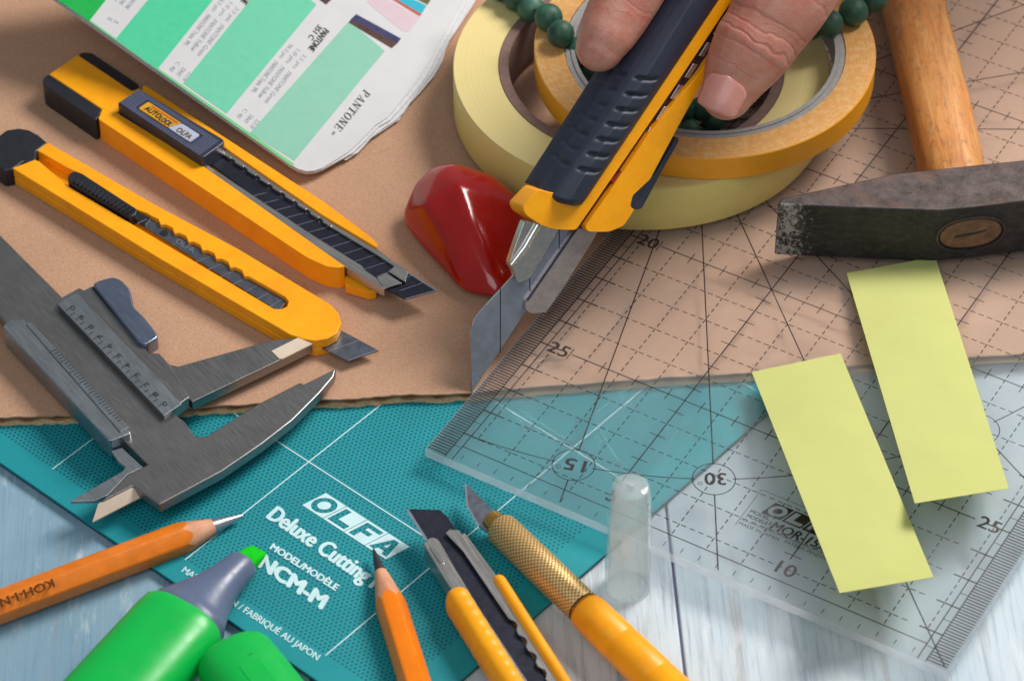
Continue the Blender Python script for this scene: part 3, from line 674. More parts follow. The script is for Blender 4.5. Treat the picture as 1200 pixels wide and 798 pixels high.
# ------------------------------------------------------------------ vernier caliper
zk = 1.08
T = Thing('vernier_caliper', 'grey steel vernier caliper with open jaws and a thumb lug', 'caliper', at(130, 430, ZC), angle(at(0, 330, ZC), at(180, 520, ZC)))
bm = NB(); prism(bm, PX([(-60, 215), (0, 275), (72, 347), (205, 485), (216, 493), (229, 511), (241, 511), (302, 473), (352, 447.5), (356, 450), (394, 431), (391, 441), (374, 461), (343, 492), (307, 520), (260, 552), (187, 591), (168, 577.5), (156, 569), (118, 588), (127, 578), (150, 555), (173, 544), (143, 514), (0, 371), (-60, 311)], zk), .32)
fx = T.part('beam_and_fixed_jaw', bm, M['caliper'], bevel=.045, seg=2)
bm = NB(); a, b, c_, d = at(115, 590, zk - .03), at(156, 569, zk - .02), at(166, 582, zk - .30), at(108, 612, zk - .34)
prism(bm, [a, b, c_, d], Vector((0.02, .05, -.07))); T.part('ground_jaw_face', bm, M['bright'], fx, label='bright ground inside-jaw face', bevel=.01)
bm = NB(); prism(bm, PX([(130, 528), (143, 524), (168, 547), (150, 555.5), (126, 580), (112, 586), (82, 587), (117, 567), (143, 552), (147, 547), (139, 541)], zk - .12), .12); T.part('sliding_inside_jaw', bm, M['caliper_scale'], bevel=.02)
# sliding frame
bm = NB(); prism(bm, PX(rounded([(2, 383), (10, 374), (27, 373), (155, 507), (128, 517)], 4), zk + .2), .66); nr = T.part('frame_bar', bm, M['caliper_scale'], bevel=.05, seg=3)
bm = NB(); prism(bm, PX([(30, 379), (36, 377), (151, 500), (141, 506)], zk + .2 + .03), .06); T.part('bevelled_scale', bm, M['caliper_scale'], nr, bevel=.012)
bm = NB()
for i in range(28):
    t_ = i / 27; x, y = lerp(62, 138, t_), lerp(411, 493, t_); l_ = 7 if i % 4 else 10; strip(bm, at(x + 5, y - 2.5, zk + .245), at(x + 5 - l_ * .8, y - 2.5 + l_ * .35, zk + .245), .02)
T.part('inch_ticks', bm, M['engraved'], nr)
bm = NB(); prism(bm, PX([(67, 355), (73, 348), (93, 337), (98, 340), (108, 335), (130, 361), (174, 413), (187, 414), (199, 427), (222, 465), (201, 480), (192, 487)], zk + .15), .40); fr = T.part('sliding_frame', bm, M['caliper'], bevel=.03)
bm = NB(); prism(bm, PX([(67, 356), (90, 343), (213, 473), (192, 487)], zk + .19), .06); T.part('vernier_plate', bm, M['caliper_scale'], fr, bevel=.015)
bm = NB(); zz = zk + .19 + EPS
for i in range(21):
    t_ = i / 20; x, y = lerp(185, 77, t_), lerp(476, 363.5, t_); l_ = 9 if i % 2 == 0 else 6.5; strip(bm, at(x, y, zz), at(x + l_ * .86, y - l_ * .5, zz), .018)
T.part('vernier_ticks', bm, M['engraved'], fr)
for i, ch in enumerate('01234567890'):
    t_ = i / 10; x, y = lerp(196, 88, t_), lerp(472, 359.5, t_)
    dx, dy = -4.0, -4.2                                   # reading direction, away from the jaws
    T.text('numeral', ch, at(x + 1.5, y + 1.5, zz), at(x + 1.5 + dx, y + 1.5 + dy, zz), at(x + 1.5 - 6 * .86 + 5.5 * 1.72 - 4.3, y + 1.5 + 6 * .5 - 5.5, zz) if False else at(x + 1.5 - 4.4, y + 1.5 + 2.6, zz), M['engraved'], fr)
bm = NB(); prism(bm, PX([(176, 416), (199, 427), (209, 429), (320, 398), (349, 396), (366, 403), (330, 421), (225, 471), (219, 462)], zk + .01), .32); sj = T.part('sliding_jaw', bm, M['caliper'], fr, bevel=.03)
bm = NB(); prism(bm, PX([(318, 411), (349, 395.5), (366, 402.5), (331, 420), (327, 420)], zk + .035), .05); T.part('ground_tip', bm, M['bright'], bevel=.01, label='bright ground tip of the sliding jaw')
bm = NB(); prism(bm, PX(rounded([(108, 332), (117, 328), (132, 324), (142, 327.5), (152, 338), (155, 350), (157, 360), (168, 370), (180, 385), (186, 394), (172, 403), (162, 400)], 4), zk + .30), .48); T.part('thumb_lug', bm, M['caliper_blue'], bevel=.06, seg=3, label='blued thumb lug')
bm = NB(); strip(bm, at(109, 336, zk + .17), at(163, 402, zk + .17), .07); T.part('lug_gap', bm, M['black'], fr)

# ------------------------------------------------------------------ colour swatch book
SP = tri_plane(at(345, 195, 1.0), at(65, -3, 3.0), at(550, 0, 1.1))
T = Thing('swatch_book', 'fan of printed green colour swatch pages with a torn white edge', 'swatch book', Vector((SP.at(345, 195).x, SP.at(345, 195).y, ZC)), angle(SP.at(345, 195), SP.at(65, -3)))
edge = [(330, 185.5), (342, 194), (350, 198.5), (359, 200.8), (368, 200.3), (378, 197), (398, 186), (414, 177), (430, 163), (446, 148), (460, 138), (470, 128), (486, 108), (500, 88), (511, 70), (522, 50), (533, 30), (548, 2), (590, -80)]
def torn(shift, jit):
    out = []
    for i, (x, y) in enumerate(edge):
        k = min(1, max(0, (i - 5) / 3)); out.append((x + shift * k + random.uniform(-jit, jit) * k, y + random.uniform(-jit, jit) * k))
    return out
ppage = [(-40, -80), (60, -6.5), (130, 43), (225, 110)]
for k, (off, sh, jit, dy) in enumerate(((0, -6, .8, 0), (-.05, -1, 1.5, 3), (-.11, 2, 2.0, 5), (-.17, -4, 2.5, 4))):
    bm = NB(); prism(bm, SP.PX([(x, y + dy) for x, y in ppage] + [(x, y + dy * .6) for x, y in torn(sh, jit)], off), SP.n * -.025)
    T.part('page', bm, M['page'] if k == 0 else M['page_edge'], bevel=.006 if k == 0 else 0)
# crumpled layers along the torn side
for k in range(5):
    bm = NB(); ins = []; outs = []
    for i, (x, y) in enumerate(edge[6:]):
        s_ = -9 + k * 3.6 + random.uniform(-1.5, 1.5); ins.append((x - 7 + s_ * .5, y - 3)); outs.append((x + s_ + 2.5 * math.sin(i * 1.7 + k * 2), y + 2))
    prism(bm, SP.PX(ins + outs[::-1], -.03 - .035 * k), SP.n * -.02); T.part('torn_layer', bm, M['page_edge'])
def patch(pts, rgb, off=.006, name='colour_patch', rough=.4):
    bm = NB(); sheet(bm, SP.PX(pts, off)); T.part(name, bm, plain('ink_%d_%d_%d' % rgb, tuple(int(v * .93) for v in rgb), rough, var=.02, bump=0))
patch([(64, -2), (104.5, 25.5), (126, -2)], (0, 172, 72)); patch([(135.5, 46), (184.5, 81.5), (258, -10), (182, -10)], (72, 198, 152)); patch([(214.5, 98), (265.5, 133.5), (371, 6), (355, -8), (300, -8)], (104, 198, 164)); patch([(293, 156), (345, 188.5), (451, 60), (409, 25)], (132, 194, 172))
patch([(60, -6), (64, -5), (345, 192.5), (343, 195), (340, 193.5)], (108, 196, 130), .004, 'colour_band')
patch([(417.5, 17), (470, 45.5), (466, 51), (411, 23)], (40, 40, 92), .007); patch([(411, 23), (466, 51), (459, 57), (408.5, 27)], (72, 36, 26), .007)  # brown patch is the shadow under the navy stripe, painted on the page
patch([(430, 3), (436, -6), (450, -2), (493, 20), (478, 38), (470, 36)], (210, 188, 196), .005); patch([(460, -3), (468, -8), (500, 7), (494, 17)], (24, 172, 196), .007); patch([(455, -3), (460, -3), (494, 17), (492, 19.5)], (190, 74, 40), .008); patch([(484, -8), (505, 0), (501, 6), (480, -5)], (84, 86, 40), .008); patch([(370, -3), (392, -3), (382, 6)], (70, 36, 56), .007)
def stext(body, a, b, c, bold=0, name='lettering', mat='print_black', space=1.0):
    T.text(name, body, SP.at(*a, .009), SP.at(*b, .009), SP.at(*c, .009), M[mat] if isinstance(mat, str) else mat, None, bold, space)
def serif_word(word, a, b, c):
    o_, ux, uy = SP.at(*a, .009), SP.at(*b, .009), SP.at(*c, .009); ux = ux - o_; uy = uy - o_; n_ = len(word); bm = NB(); zl = [0]
    for q, ch in enumerate(word):
        def g(x, y): return o_ + ux * ((q + .04 + x * .9) / n_) + uy * y + SP.n * (.0006 * zl[0])
        def poly(*p): zl[0] = (zl[0] + 1) % 12; sheet(bm, [g(*v) for v in p])
        def R_(x0, y0, x1, y1): poly((x0, y0), (x1, y0), (x1, y1), (x0, y1))
        def ring(cx, cy, rx, ry, tx, ty, a0, a1):
            n = 18
            for k in range(n):
                t0, t1 = (math.radians(lerp(a0, a1, (k + e) / n)) for e in (0, 1))
                poly(*[(cx + r1 * math.cos(t), cy + r2 * math.sin(t)) for t, r1, r2 in ((t0, rx, ry), (t1, rx, ry), (t1, rx - tx, ry - ty), (t0, rx - tx, ry - ty))])
        if ch == 'P': R_(.16, 0, .36, 1); R_(.04, 0, .50, .06); R_(.04, .94, .5, 1); ring(.46, .73, .40, .27, .18, .07, -90, 90); R_(.3, .46, .48, .53)
        elif ch == 'A': poly((.12, .03), (.19, .03), (.52, .92), (.48, 1)); poly((.66, .03), (.9, .03), (.58, 1), (.44, 1)); R_(.25, .3, .75, .36); R_(.02, 0, .32, .06); R_(.58, 0, 1, .06)
        elif ch == 'N': R_(.15, .02, .22, .97); R_(.78, 0, .85, .97); poly((.12, 1), (.34, 1), (.85, .0), (.72, .0)); R_(.03, 0, .36, .06); R_(.64, .94, .98, 1); R_(.03, .94, .3, 1)
        elif ch == 'T': R_(.4, 0, .6, 1); R_(.06, .93, .94, 1); R_(.06, .7, .12, .95); R_(.88, .7, .94, .95); R_(.26, 0, .74, .06)
        elif ch == 'O': ring(.5, .5, .46, .52, .2, .06, 0, 360)
        elif ch == 'E': R_(.16, 0, .36, 1); R_(.04, 0, .88, .06); R_(.04, .94, .86, 1); R_(.3, .48, .68, .54); R_(.82, .03, .88, .28); R_(.8, .74, .86, .97); R_(.62, .38, .68, .64)
    T.part('lettering', bm, M['print_black'])
serif_word('PANTONE', (427.5, 104), (390.5, 150), (435, 110)); stext('®', (391, 153.5), (388, 157), (393.5, 155.5))
grey = plain('grey_ink', (150, 152, 162), .5, bump=0)
def block(ox, oy):
    """small print of one swatch; ox, oy shift it from the rightmost white band"""
    def g(x, y): return (x + ox, y + oy)
    stext('PANTONE', g(380, 33), g(361, 57), g(386, 37.5), .02); stext('351 C', g(373, 29), g(361, 44), g(378, 33), .02)
    for i, tx in enumerate(('PANTONE Green', 'PANTONE Yellow', 'PANTONE Trans. Wt.')):
        x, y = 338 - i * 8, 83 - i * 6; stext(tx, g(x, y), g(x - 28, y + 36), g(x + 4.4, y + 3.6), 0, 'small_print', grey)
        stext(('2.5 pts', '1.0 pts', '96.5 pts')[i], g(x + 18, y - 20), g(x + 5, y - 4), g(x + 22, y - 17), 0, 'small_print', grey)
    for i in range(3): stext(('22.0', 'TINT', 'C 40')[i], g(301 - i * 7, 139 - i * 6), g(293 - i * 8, 148.5 - i * 6), g(305 - i * 7, 142 - i * 6), 0, 'small_print', grey)
block(0, 0); block(-79, -55)
for i in range(3):
    x, y = 150 - i * 7, -1 + i * 0; 
    stext('PANTONE', (157 - i * 7, -8 + 4 - i * 5), (146 - i * 7, 9 - i * 5), (161 - i * 7, -1 - i * 5), 0, 'small_print', grey)
stext('40 50', (140, 26), (127, 20), (138.5, 29), 0, 'small_print', grey)

# ------------------------------------------------------------------ tapes
zb0 = ZU + .02; H1, H2 = 1.5, .78
c1 = at(750, 124, zb0); T = Thing('masking_tape_roll', 'wide cream masking tape roll lying flat under the amber roll', 'tape roll', c1)
bm = NB(); lathe(bm, c1, [(4.12, 0), (5.40, 0), (5.42, .04), (5.42, H1 - .04), (5.40, H1), (4.12, H1)], 128)
for f in bm.faces:
    cc = f.calc_center_median(); f.material_index = 1 if (math.hypot(cc.x - c1.x, cc.y - c1.y) > 5.35 and .02 < cc.z - c1.z < H1 - .02) else 0
T.part('tape_winding', bm, [M['tape_cream'], M['tape_cream_face']], smooth=True, sharp=30)
bm = NB(); lathe(bm, c1, [(3.82, -.0), (4.10, -.0), (4.10, H1 + .015), (3.82, H1 + .015)], 96); T.part('card_core', bm, M['core_brown'], smooth=True, sharp=30)
c2 = at(826, 55, zb0 + H1 + H2 + .02); c2.z = zb0 + H1 + .02
T = Thing('tape_roll', 'narrow amber tape roll stacked on the cream roll, shifted right', 'tape roll', c2)
bm = NB(); lathe(bm, c2, [(4.02, 0), (4.86, 0), (4.88, .03), (4.88, H2 - .03), (4.86, H2), (4.02, H2)], 128)
for f in bm.faces:
    cc = f.calc_center_median(); f.material_index = 1 if (math.hypot(cc.x - c2.x, cc.y - c2.y) > 4.82 and .015 < cc.z - c2.z < H2 - .015) else 0
T.part('tape_winding', bm, [M['tape_amber'], M['tape_amber_face']], smooth=True, sharp=30)
bm = NB(); lathe(bm, c2, [(3.72, 0), (3.84, 0), (3.84, H2 + .01), (3.72, H2 + .01)], 96); lathe(bm, c2, [(3.845, 0), (4.0, 0), (4.0, H2 - .03), (3.845, H2 - .03)], 96); T.part('card_core', bm, M['core_grey'], smooth=True, sharp=30)

# ------------------------------------------------------------------ bead string
T = Thing('bead_necklace', 'string of dark green round stone beads tangled inside the tape rolls', 'necklace', at(750, 100, ZC))
zc = zb0 + H1
bd = [(590, -14, zc + .4), (606, -2, zc + .4), (622, 10, zc + .42), (643, 21, zc + H2 + .40), (657, 40, zc + H2 + .40), (676, 60, zc + .55), (694, 80, zc - .2), (716, 92, ZC + .45), (738, 106, ZC + .42), (762, 118, ZC + .4), (785, 134, ZC + .42),
      (806, 153, ZC + .42), (836, 141, ZC + .42), (822, 128, ZC + .8), (800, 128, ZC + .9), (855, 124, ZC + .42), (846, 108, ZC + .9), (872, 104, ZC + .45), (880, 80, ZC + .5), (900, 62, ZC + .8), (925, 44, zc + .2), (950, 32, zc + .9), (972, 28, zc + H2 + .4), (1000, 14, zc + H2 + .42), (1024, -2, zc + H2 + .42), (1046, -22, zc + H2 + .42)]
pts = []
for x, y, z in bd:
    r = .42 if (x < 700 or x > 960) else .37
    p = at(x, y, z); pts.append(p); bm = NB(); ball(bm, p, r * random.uniform(.95, 1.05), 10); T.part('bead', bm, M['bead'], smooth=True, sharp=180)
bm = NB(); tube(bm, pts, [.05] * len(pts), 6); T.part('cord', bm, M['black'], smooth=True)

# ------------------------------------------------------------------ red stone
sp0 = at(540, 290, ZC)
T = Thing('polished_stone', 'glossy red polished stone wedge lying beside the tapes', 'stone', Vector((sp0.x, sp0.y, ZC)), root=False)
def ring_px(pts, z): return PX(pts, z)
hull = [at(x, y, z) for x, y, z in ((469, 250, 1.0), (484, 213, 1.5), (508, 192, 1.8), (531, 189, 2.1), (576, 203, 2.0), (616, 236, 1.6), (620, 264, 1.3), (606, 338, 1.0), (584, 354, .85), (540, 344, .75), (495, 296, .7), (473, 268, .72), (536, 214, 2.55), (552, 262, 2.1), (576, 325, 1.35), (516, 200, 2.2), (497, 240, 1.9), (525, 290, 1.55), (600, 290, .5), (540, 250, .5), (500, 255, .5), (560, 320, .5), (590, 230, .6))]
bm = NB()
for p in hull: bm.verts.new(p)
r_ = bmesh.ops.convex_hull(bm, input=bm.verts)
bmesh.ops.delete(bm, geom=[g for g in r_['geom_interior'] if isinstance(g, bmesh.types.BMVert)], context='VERTS')
o = T.single(bm, M['stone'], smooth=True, sharp=180)
md = o.modifiers.new('remesh', 'REMESH'); md.mode = 'VOXEL'; md.voxel_size = .0006; md.use_smooth_shade = True
md = o.modifiers.new('smooth', 'SMOOTH'); md.factor = .5; md.iterations = 90

# ------------------------------------------------------------------ hammer
zh0, zh1 = ZU + .03, ZU + 1.93
c = at(1130, 250, zh0)
T = Thing('hammer', 'cross-peen hammer with black worn iron head and stained wooden handle', 'hammer', c, 0)
bm = NB(); prism(bm, PX([(911, 239), (1000, 243), (1100, 246.5), (1140, 243), (1200, 235.5), (1300, 228), (1300, 180), (1200, 187), (1150, 192), (1048, 203), (960, 222), (915, 232)], zh1), zh1 - zh0)
bm.normal_update()
for f in bm.faces: f.material_index = 1 if f.normal.y < -.5 and abs(f.normal.z) < .5 else 0
T.part('head', bm, [M['iron'], M['lacquer']], bevel=.07, seg=3)
# wooden end showing in the eye, on the front face of the head
zm = (zh0 + zh1) / 2
a, b = at(1100, 246.5, zh1), at(1200, 235.5, zh1); fd = (b - a).normalized(); fn = Vector((fd.y, -fd.x, 0))
ec = at(1136.5, 242.5, zh1); ec.z = zm - .02; k = (a - ec).dot(fn); ec = ec + fn * k
ec.x = at(1136.5, 266, zm).x
def ov(sx, sz, off, n=32): return [ec + fd * (sx * math.copysign(abs(math.cos(i * 2 * math.pi / n)) ** .8, math.cos(i * 2 * math.pi / n))) + Vector((0, 0, sz * math.sin(i * 2 * math.pi / n))) + fn * off for i in range(n)]
bm = NB(); loft(bm, [ov(.99, .62, -.1), ov(.99, .62, .03), ov(.93, .56, .045)], False, False); rim = [ov(1.03, .66, .035), ov(.97, .6, .05), ov(.93, .56, .02), ov(.93, .56, -.1)]
T.part('eye_rim', bm, M['iron'], smooth=True)
bm = NB(); loft(bm, [ov(.86, .49, -.1), ov(.86, .49, .015), ov(.80, .44, .03)], True, True); we = T.part('handle_end', bm, plain('grimy_end_grain', (116, 84, 58), .75, var=.35, vscale=4, bump=.6, bscale=10), smooth=True, label='worn wooden handle end wedged in the eye')
bm = NB(); prism(bm, [ec + fd * x + Vector((0, 0, z)) + fn * .04 for x, z in ((-.48, -.10), (-.1, -.07), (.40, .03), (.46, .12), (.1, .05), (-.42, .0))], fn * -.05); T.part('wedge', bm, M['black'], we, bevel=.01)
pth, rad = [], []
for i, (x, y, r) in enumerate(((1126, 248, .8), (1112.5, 185, .93), (1100, 130, .94), (1083, 60, .93), (1062, -30, .92), (1035, -160, .9), (1000, -330, .95))):
    pth.append(at(x, y, zm)); rad.append((r, .86))

bm = NB(); tube(bm, pth, rad, 32, p=2.3)
o = T.part('handle', bm, M['handle'], smooth=True, label='orange-stained worn wooden handle')
# grain runs along the handle: store the mesh in a frame turned with it
ha = angle(pth[0], pth[-1]); o.data.transform(Matrix.Rotation(-ha, 4, 'Z')); o.rotation_euler = (0, 0, ha)

# ------------------------------------------------------------------ sticky notes
def sticky(label, tl, tr, br, bl, lift, belly, mid):
    c = at((tl[0] + br[0]) / 2, (tl[1] + br[1]) / 2, ZU)
    T = Thing('sticky_note', label, 'sticky note', c, angle(at(*tl), at(*bl)), 'yellow sticky strips on the ruler', root=False)
    bm = NB(); rows = []; n, m_ = 28, 6
    for i in range(n + 1):
        t_ = i / n; row = []
        for j in range(m_ + 1):
            s_ = j / m_
            x = lerp(lerp(tl[0], tr[0], s_), lerp(bl[0], br[0], s_), t_); y = lerp(lerp(tl[1], tr[1], s_), lerp(bl[1], br[1], s_), t_)
            z = ZU + .03 + lift * (1 - (1 - min(1, t_ / .85)) ** 1.6) * (.4 + .6 * (1 - s_)) * (1 - .35 * max(0, t_ - .6) / .4) + belly * max(0, t_ - .82) ** 2 * 30 * .5 + mid * math.sin(math.pi * s_) * .05
            row.append(at(x, y, z))
        rows.append(row)
    tops = [[bm.verts.new(p) for p in r_] for r_ in rows]; bots = [[bm.verts.new(p - Vector((0, 0, .012))) for p in r_] for r_ in rows]
    for a, b, c_, d_ in zip(tops, tops[1:], bots, bots[1:]):
        for j in range(m_): bm.faces.new((a[j], a[j + 1], b[j + 1], b[j])); bm.faces.new((c_[j], d_[j], d_[j + 1], c_[j + 1]))
        for j in (0, m_): bm.faces.new((a[j], b[j], d_[j], c_[j]))
    for r_, q_ in ((tops[0], bots[0]), (tops[-1], bots[-1])):
        for j in range(m_): bm.faces.new((r_[j], r_[j + 1], q_[j + 1], q_[j]))
    o = T.single(bm, M['sticky'], smooth=True, sharp=30)
sticky('yellow sticky strip nearer the camera, covering the maker panel of the ruler', (881, 436), (985, 414), (1094, 676), (984, 694.5), .85, 1.5, 1)
sticky('yellow sticky strip just below the hammer head', (992, 320), (1096, 301), (1182.5, 572), (1072, 589.5), .5, 1.3, 1)

# ------------------------------------------------------------------ pencils
def pencil(label, tip, back, r, cone_l, lead_l, paint, lead, roll, ztip, zback, words=None):
    a, b = at(*tip, ztip), at(*back, zback); d = (b - a).normalized(); L = (b - a).length
    T = Thing('pencil', label, 'pencil', Vector((a.x, a.y, 0)), angle(b, a), 'orange pencils'); x, y = frame(d); N = 48
    def hexr(th):
        q = (th + roll) % (math.pi / 3) - math.pi / 6; return min(r * math.cos(math.pi / 6) / math.cos(q), r * .985)
    sl = r / cone_l
    def P(s_, rr, i): th = 2 * math.pi * i / N; return a + d * s_ + (x * math.cos(th) + y * math.sin(th)) * rr
    hr = [hexr(2 * math.pi * i / N) for i in range(N)]
    bm = NB(); loft(bm, [[P(hr[i] / sl, hr[i], i) for i in range(N)], [P(hr[i] / sl + .04, hr[i] * 1.015, i) for i in range(N)], [P(L, hr[i] * 1.015, i) for i in range(N)]], False, True); body = T.part('painted_body', bm, paint, smooth=True, sharp=25)
    bm = NB(); loft(bm, [[P(lead_l, sl * lead_l, i) for i in range(N)], [P((lead_l + hr[i] / sl) / 2, sl * (lead_l + hr[i] / sl) / 2, i) for i in range(N)], [P(hr[i] / sl, hr[i], i) for i in range(N)]], True, False); T.part('sharpened_wood', bm, M['cedar'], smooth=True)
    bm = NB(); rl = sl * lead_l * .93; loft(bm, [[P(.0, rl * .12, i) for i in range(N)], [P(.06, rl * .25, i) for i in range(N)], [P(lead_l * .6, rl * .72, i) for i in range(N)], [P(lead_l + .02, rl, i) for i in range(N)]]); T.part('lead', bm, lead, smooth=True)
    return T, body, a, d, x, y, r
T, body, a, d, x, y, r = pencil('orange pencil at left with stamped letters and silvery point', (285, 603.5), (-60, 733), .43, 1.75, .86, M['orange2'], M['silver_lead'], .35, .42, .55)
un = Plane(a + y * (r * .94), (y * .8 + Vector((0, -.55, .1))).normalized())
zl = .55 + .38
T.text('stamped_letters', 'KOH-I-NOOR', at(61, 678, zl), at(-40, 716.5, zl), at(64.5, 687.5, zl), M['foil'], body, .012)
for o_ in list(body.children): 
    for v in o_.data.vertices: pass
T, body, a, d, x, y, r = pencil('bright orange pencil with dark graphite point, in front of the mat lettering', (437.5, 643), (498, 838), .40, 2.05, .85, M['orange'], M['graphite'], .1, .5, .62)

# ------------------------------------------------------------------ highlighter and its cap
zc_ = .82; T = Thing('highlighter', 'open neon green highlighter with slate neck and green nib', 'highlighter', at(190, 760, 0), angle(at(119, 834), at(303, 645)))
def hl(rows, p, n=40):
    d = (at(303, 645) - at(119, 834)).normalized(); x, y = frame(d); return [sect(at(px, py, z), x, y, a, b, n, p) for px, py, a, b, z in rows]
bm = NB(); loft(bm, hl([(60, 899, 1.22, .80, zc_), (119, 834, 1.24, .82, zc_), (205, 739.5, 1.22, .82, zc_), (214, 729.5, 1.19, .80, zc_), (217, 726.5, 1.12, .76, zc_)], 2.6)); T.part('body', bm, M['neon'], smooth=True, sharp=35)
bm = NB(); loft(bm, hl([(214, 729, 1.08, .72, zc_), (219, 723.5, 1.09, .73, zc_), (223, 719.5, 1.07, .71, zc_), (224, 718, 1.02, .68, zc_), (230, 712, .93, .63, zc_), (240, 702, .75, .57, zc_), (252, 691, .59, .50, zc_), (264, 680, .49, .45, zc_), (276, 669, .435, .42, zc_), (283, 662.5, .41, .40, zc_), (286, 660, .36, .36, zc_)], 2.2)); T.part('neck', bm, M['collar'], smooth=True, sharp=35)
bm = NB(); loft(bm, hl([(284, 662, .30, .24, zc_), (291, 655, .30, .23, zc_), (299, 648, .27, .13, zc_ - .03), (303.5, 644, .24, .05, zc_ - .05)], 3)); T.part('nib', bm, M['neon_nib'], smooth=True, sharp=35)
d = (at(119, 834) - at(205, 739.5)).normalized(); xs = d.cross(Vector((0, 0, 1)))
bm = NB(); tube(bm, [at(237, 757, 1.05) , at(222, 773, 1.05), at(200, 797, 1.05), at(160, 842, 1.05)], [.03] * 4, 8); T.part('mould_seam', bm, M['neon'], smooth=True)
T = Thing('pen_cap', 'rounded neon green highlighter cap lying beside the open highlighter', 'pen cap', at(300, 800, 0), angle(at(250, 765), at(340, 860)))
d0, d1 = at(262, 757, .8), at(345, 868, .8); d = (d1 - d0).normalized(); x, y = frame(d); rows = []
for s_, k in ((0, .25), (.04, .55), (.12, .78), (.26, .92), (.5, 1.0), (1.2, 1.02), (2.2, 1.03), (4.0, 1.05)): rows.append(sect(d0 + d * (s_ + .15), x, y, 1.02 * k, .78 * k, 40, 2.5))
bm = NB(); loft(bm, rows); T.part('shell', bm, M['neon'], smooth=True, sharp=50)
bm = NB(); q = at(292, 768, 1.56); tube(bm, [q - x * .09, q + x * .09], [.035, .035], 8); T.part('vent_mark', bm, plain('green_shade', (2, 120, 44), .5), smooth=True)
bm = NB(); prism(bm, [d0 + d * s_ + x * xx + Vector((0, 0, .80)) for s_, xx in ((1.4, -.3), (4.0, -.3), (4.0, .3), (1.4, .3))], .12); T.part('clip', bm, M['neon'], bevel=.04)

# ------------------------------------------------------------------ heavy black-bladed cutter at the bottom
z0 = ZM + .02; zb = 1.02
T = Thing('ribbed_cutter', 'yellow ribbed cutter with extended black blade, between the pencil and the brass knife', 'cutter knife', at(560, 720, ZM), angle(at(620, 798, ZM), at(500, 610, ZM)))
bm = NB(); prism(bm, PX([(477, 596), (516, 597), (525, 606), (533, 618), (549, 644), (597, 725), (650, 812), (690, 880), (672, 900), (617, 798), (560, 713), (528, 665), (499, 632)], zb), .07); bl = T.part('blade', bm, M['blade'], bevel=.012)
bm = NB(); strip(bm, at(477.5, 597, zb + .01), at(500, 633, zb + .01), .075); T.part('ground_edge', bm, M['score'], bl)
bm = NB(); prism(bm, PX(rounded([(496, 637), (505, 629), (513, 631), (522, 646), (532, 664), (561, 711), (618, 798), (660, 862), (652, 870), (607, 800), (556, 722), (527, 687)], 3), zb + .09), .55); T.part('steel_channel', bm, M['steel'], bevel=.035, seg=3)
bm = NB(); prism(bm, PX(rounded([(503, 640), (509, 637), (519, 652), (521, 660), (515, 658)], 2), zb + .12), .05); T.part('channel_dimple', bm, M['steel'], bevel=.02)
teeth = []
for i in range(9):
    x, y = lerp(597, 688, i / 8), lerp(724, 874, i / 8); teeth += [(x - 1, y), (x + 7, y + 4), (x + 9.5, y + 8), (x + 8, y + 14)]
bm = NB(); prism(bm, PX([(522, 624), (527, 620), (538, 621), (575, 674), (602, 718), (653, 798), (704, 878), (700, 882)] + teeth[::-1] + [(543, 646)], zb + .11), .06); T.part('toothed_rail', bm, M['steel'], bevel=.012)
bm = NB(); prism(bm, PX([(540, 626), (575, 676), (603, 720), (653, 798), (704, 878), (711, 874), (660, 794), (610, 716), (582, 674), (545, 624)], zb + .06), .6); T.part('steel_channel', bm, M['steel'], bevel=.02)
bm = NB(); prism(bm, PX([(505, 645), (535, 640), (700, 880), (670, 900)], zb - .2), .4); T.part('channel_floor', bm, M['black'])
def grip(ptsc, half, zc_, hgt, ribs, per):
    bm = NB(); P, R = [], []; n = 90; seg = [at(px, py, zc_) for px, py in ptsc]; a, b = seg[0], seg[-1]; L = (b - a).length
    for i in range(n + 1):
        s_ = L * i / n; e_ = min(1, (s_ + .02) / .35); e_ = math.sqrt(max(.02, 1 - (1 - e_) ** 2)); k = 1 + ribs * math.cos(2 * math.pi * s_ / per)
        P.append(a.lerp(b, i / n)); R.append((half * e_ * k, hgt * e_ * k))
    tube(bm, P, R, 20, p=2.5); return bm
T.part('ribbed_grip', grip([(531, 697), (640, 872)], .33, .74, .5, .016, .36), M['yellow'], smooth=True, sharp=60)
T.part('plain_grip', grip([(580.5, 680), (708, 880)], .19, .85, .42, 0, 1), M['yellow'], smooth=True, sharp=60)

# ------------------------------------------------------------------ brass art knife
a, b = at(566, 597, .78), at(790, 818, .62); d = (b - a).normalized(); x, y = frame(d); ang = angle(a, b)
c0 = at(583, 615, .72); zc_ = c0.z
T = Thing('art_knife', 'art knife with knurled brass grip, yellow handle and pointed blade', 'craft knife', Vector((c0.x, c0.y, zc_)), ang)
def ax(px, py): return (at(px, py, zc_) - c0).dot(Vector((math.cos(ang), math.sin(ang), 0)))
dv = Vector((math.cos(ang), math.sin(ang), 0))
def rings(rows, n=40): xx, yy = frame(dv); return [sect(c0 + dv * s_, xx, yy, r_, r_, n) for s_, r_ in rows]
s1 = ax(682, 716)
bm = NB(); loft(bm, rings([(-.30, .22), (-.26, .27), (-.02, .30), (.02, .34), (.06, .35)])); T.part('collet', bm, M['brass'], smooth=True, sharp=35)
bm = NB(); loft(bm, rings([(.06, .36), (.18, .435), (s1 * .5, .45), (s1 - .12, .45), (s1 - .1, .44)], 64), True, False); T.part('knurled_grip', bm, M['knurl'], smooth=True, sharp=50)
bm = NB(); loft(bm, rings([(s1 - .1, .40), (s1 - .04, .455), (s1 - .02, .455), (s1, .40)])); T.part('grip_ring', bm, M['brass'], smooth=True, sharp=35)
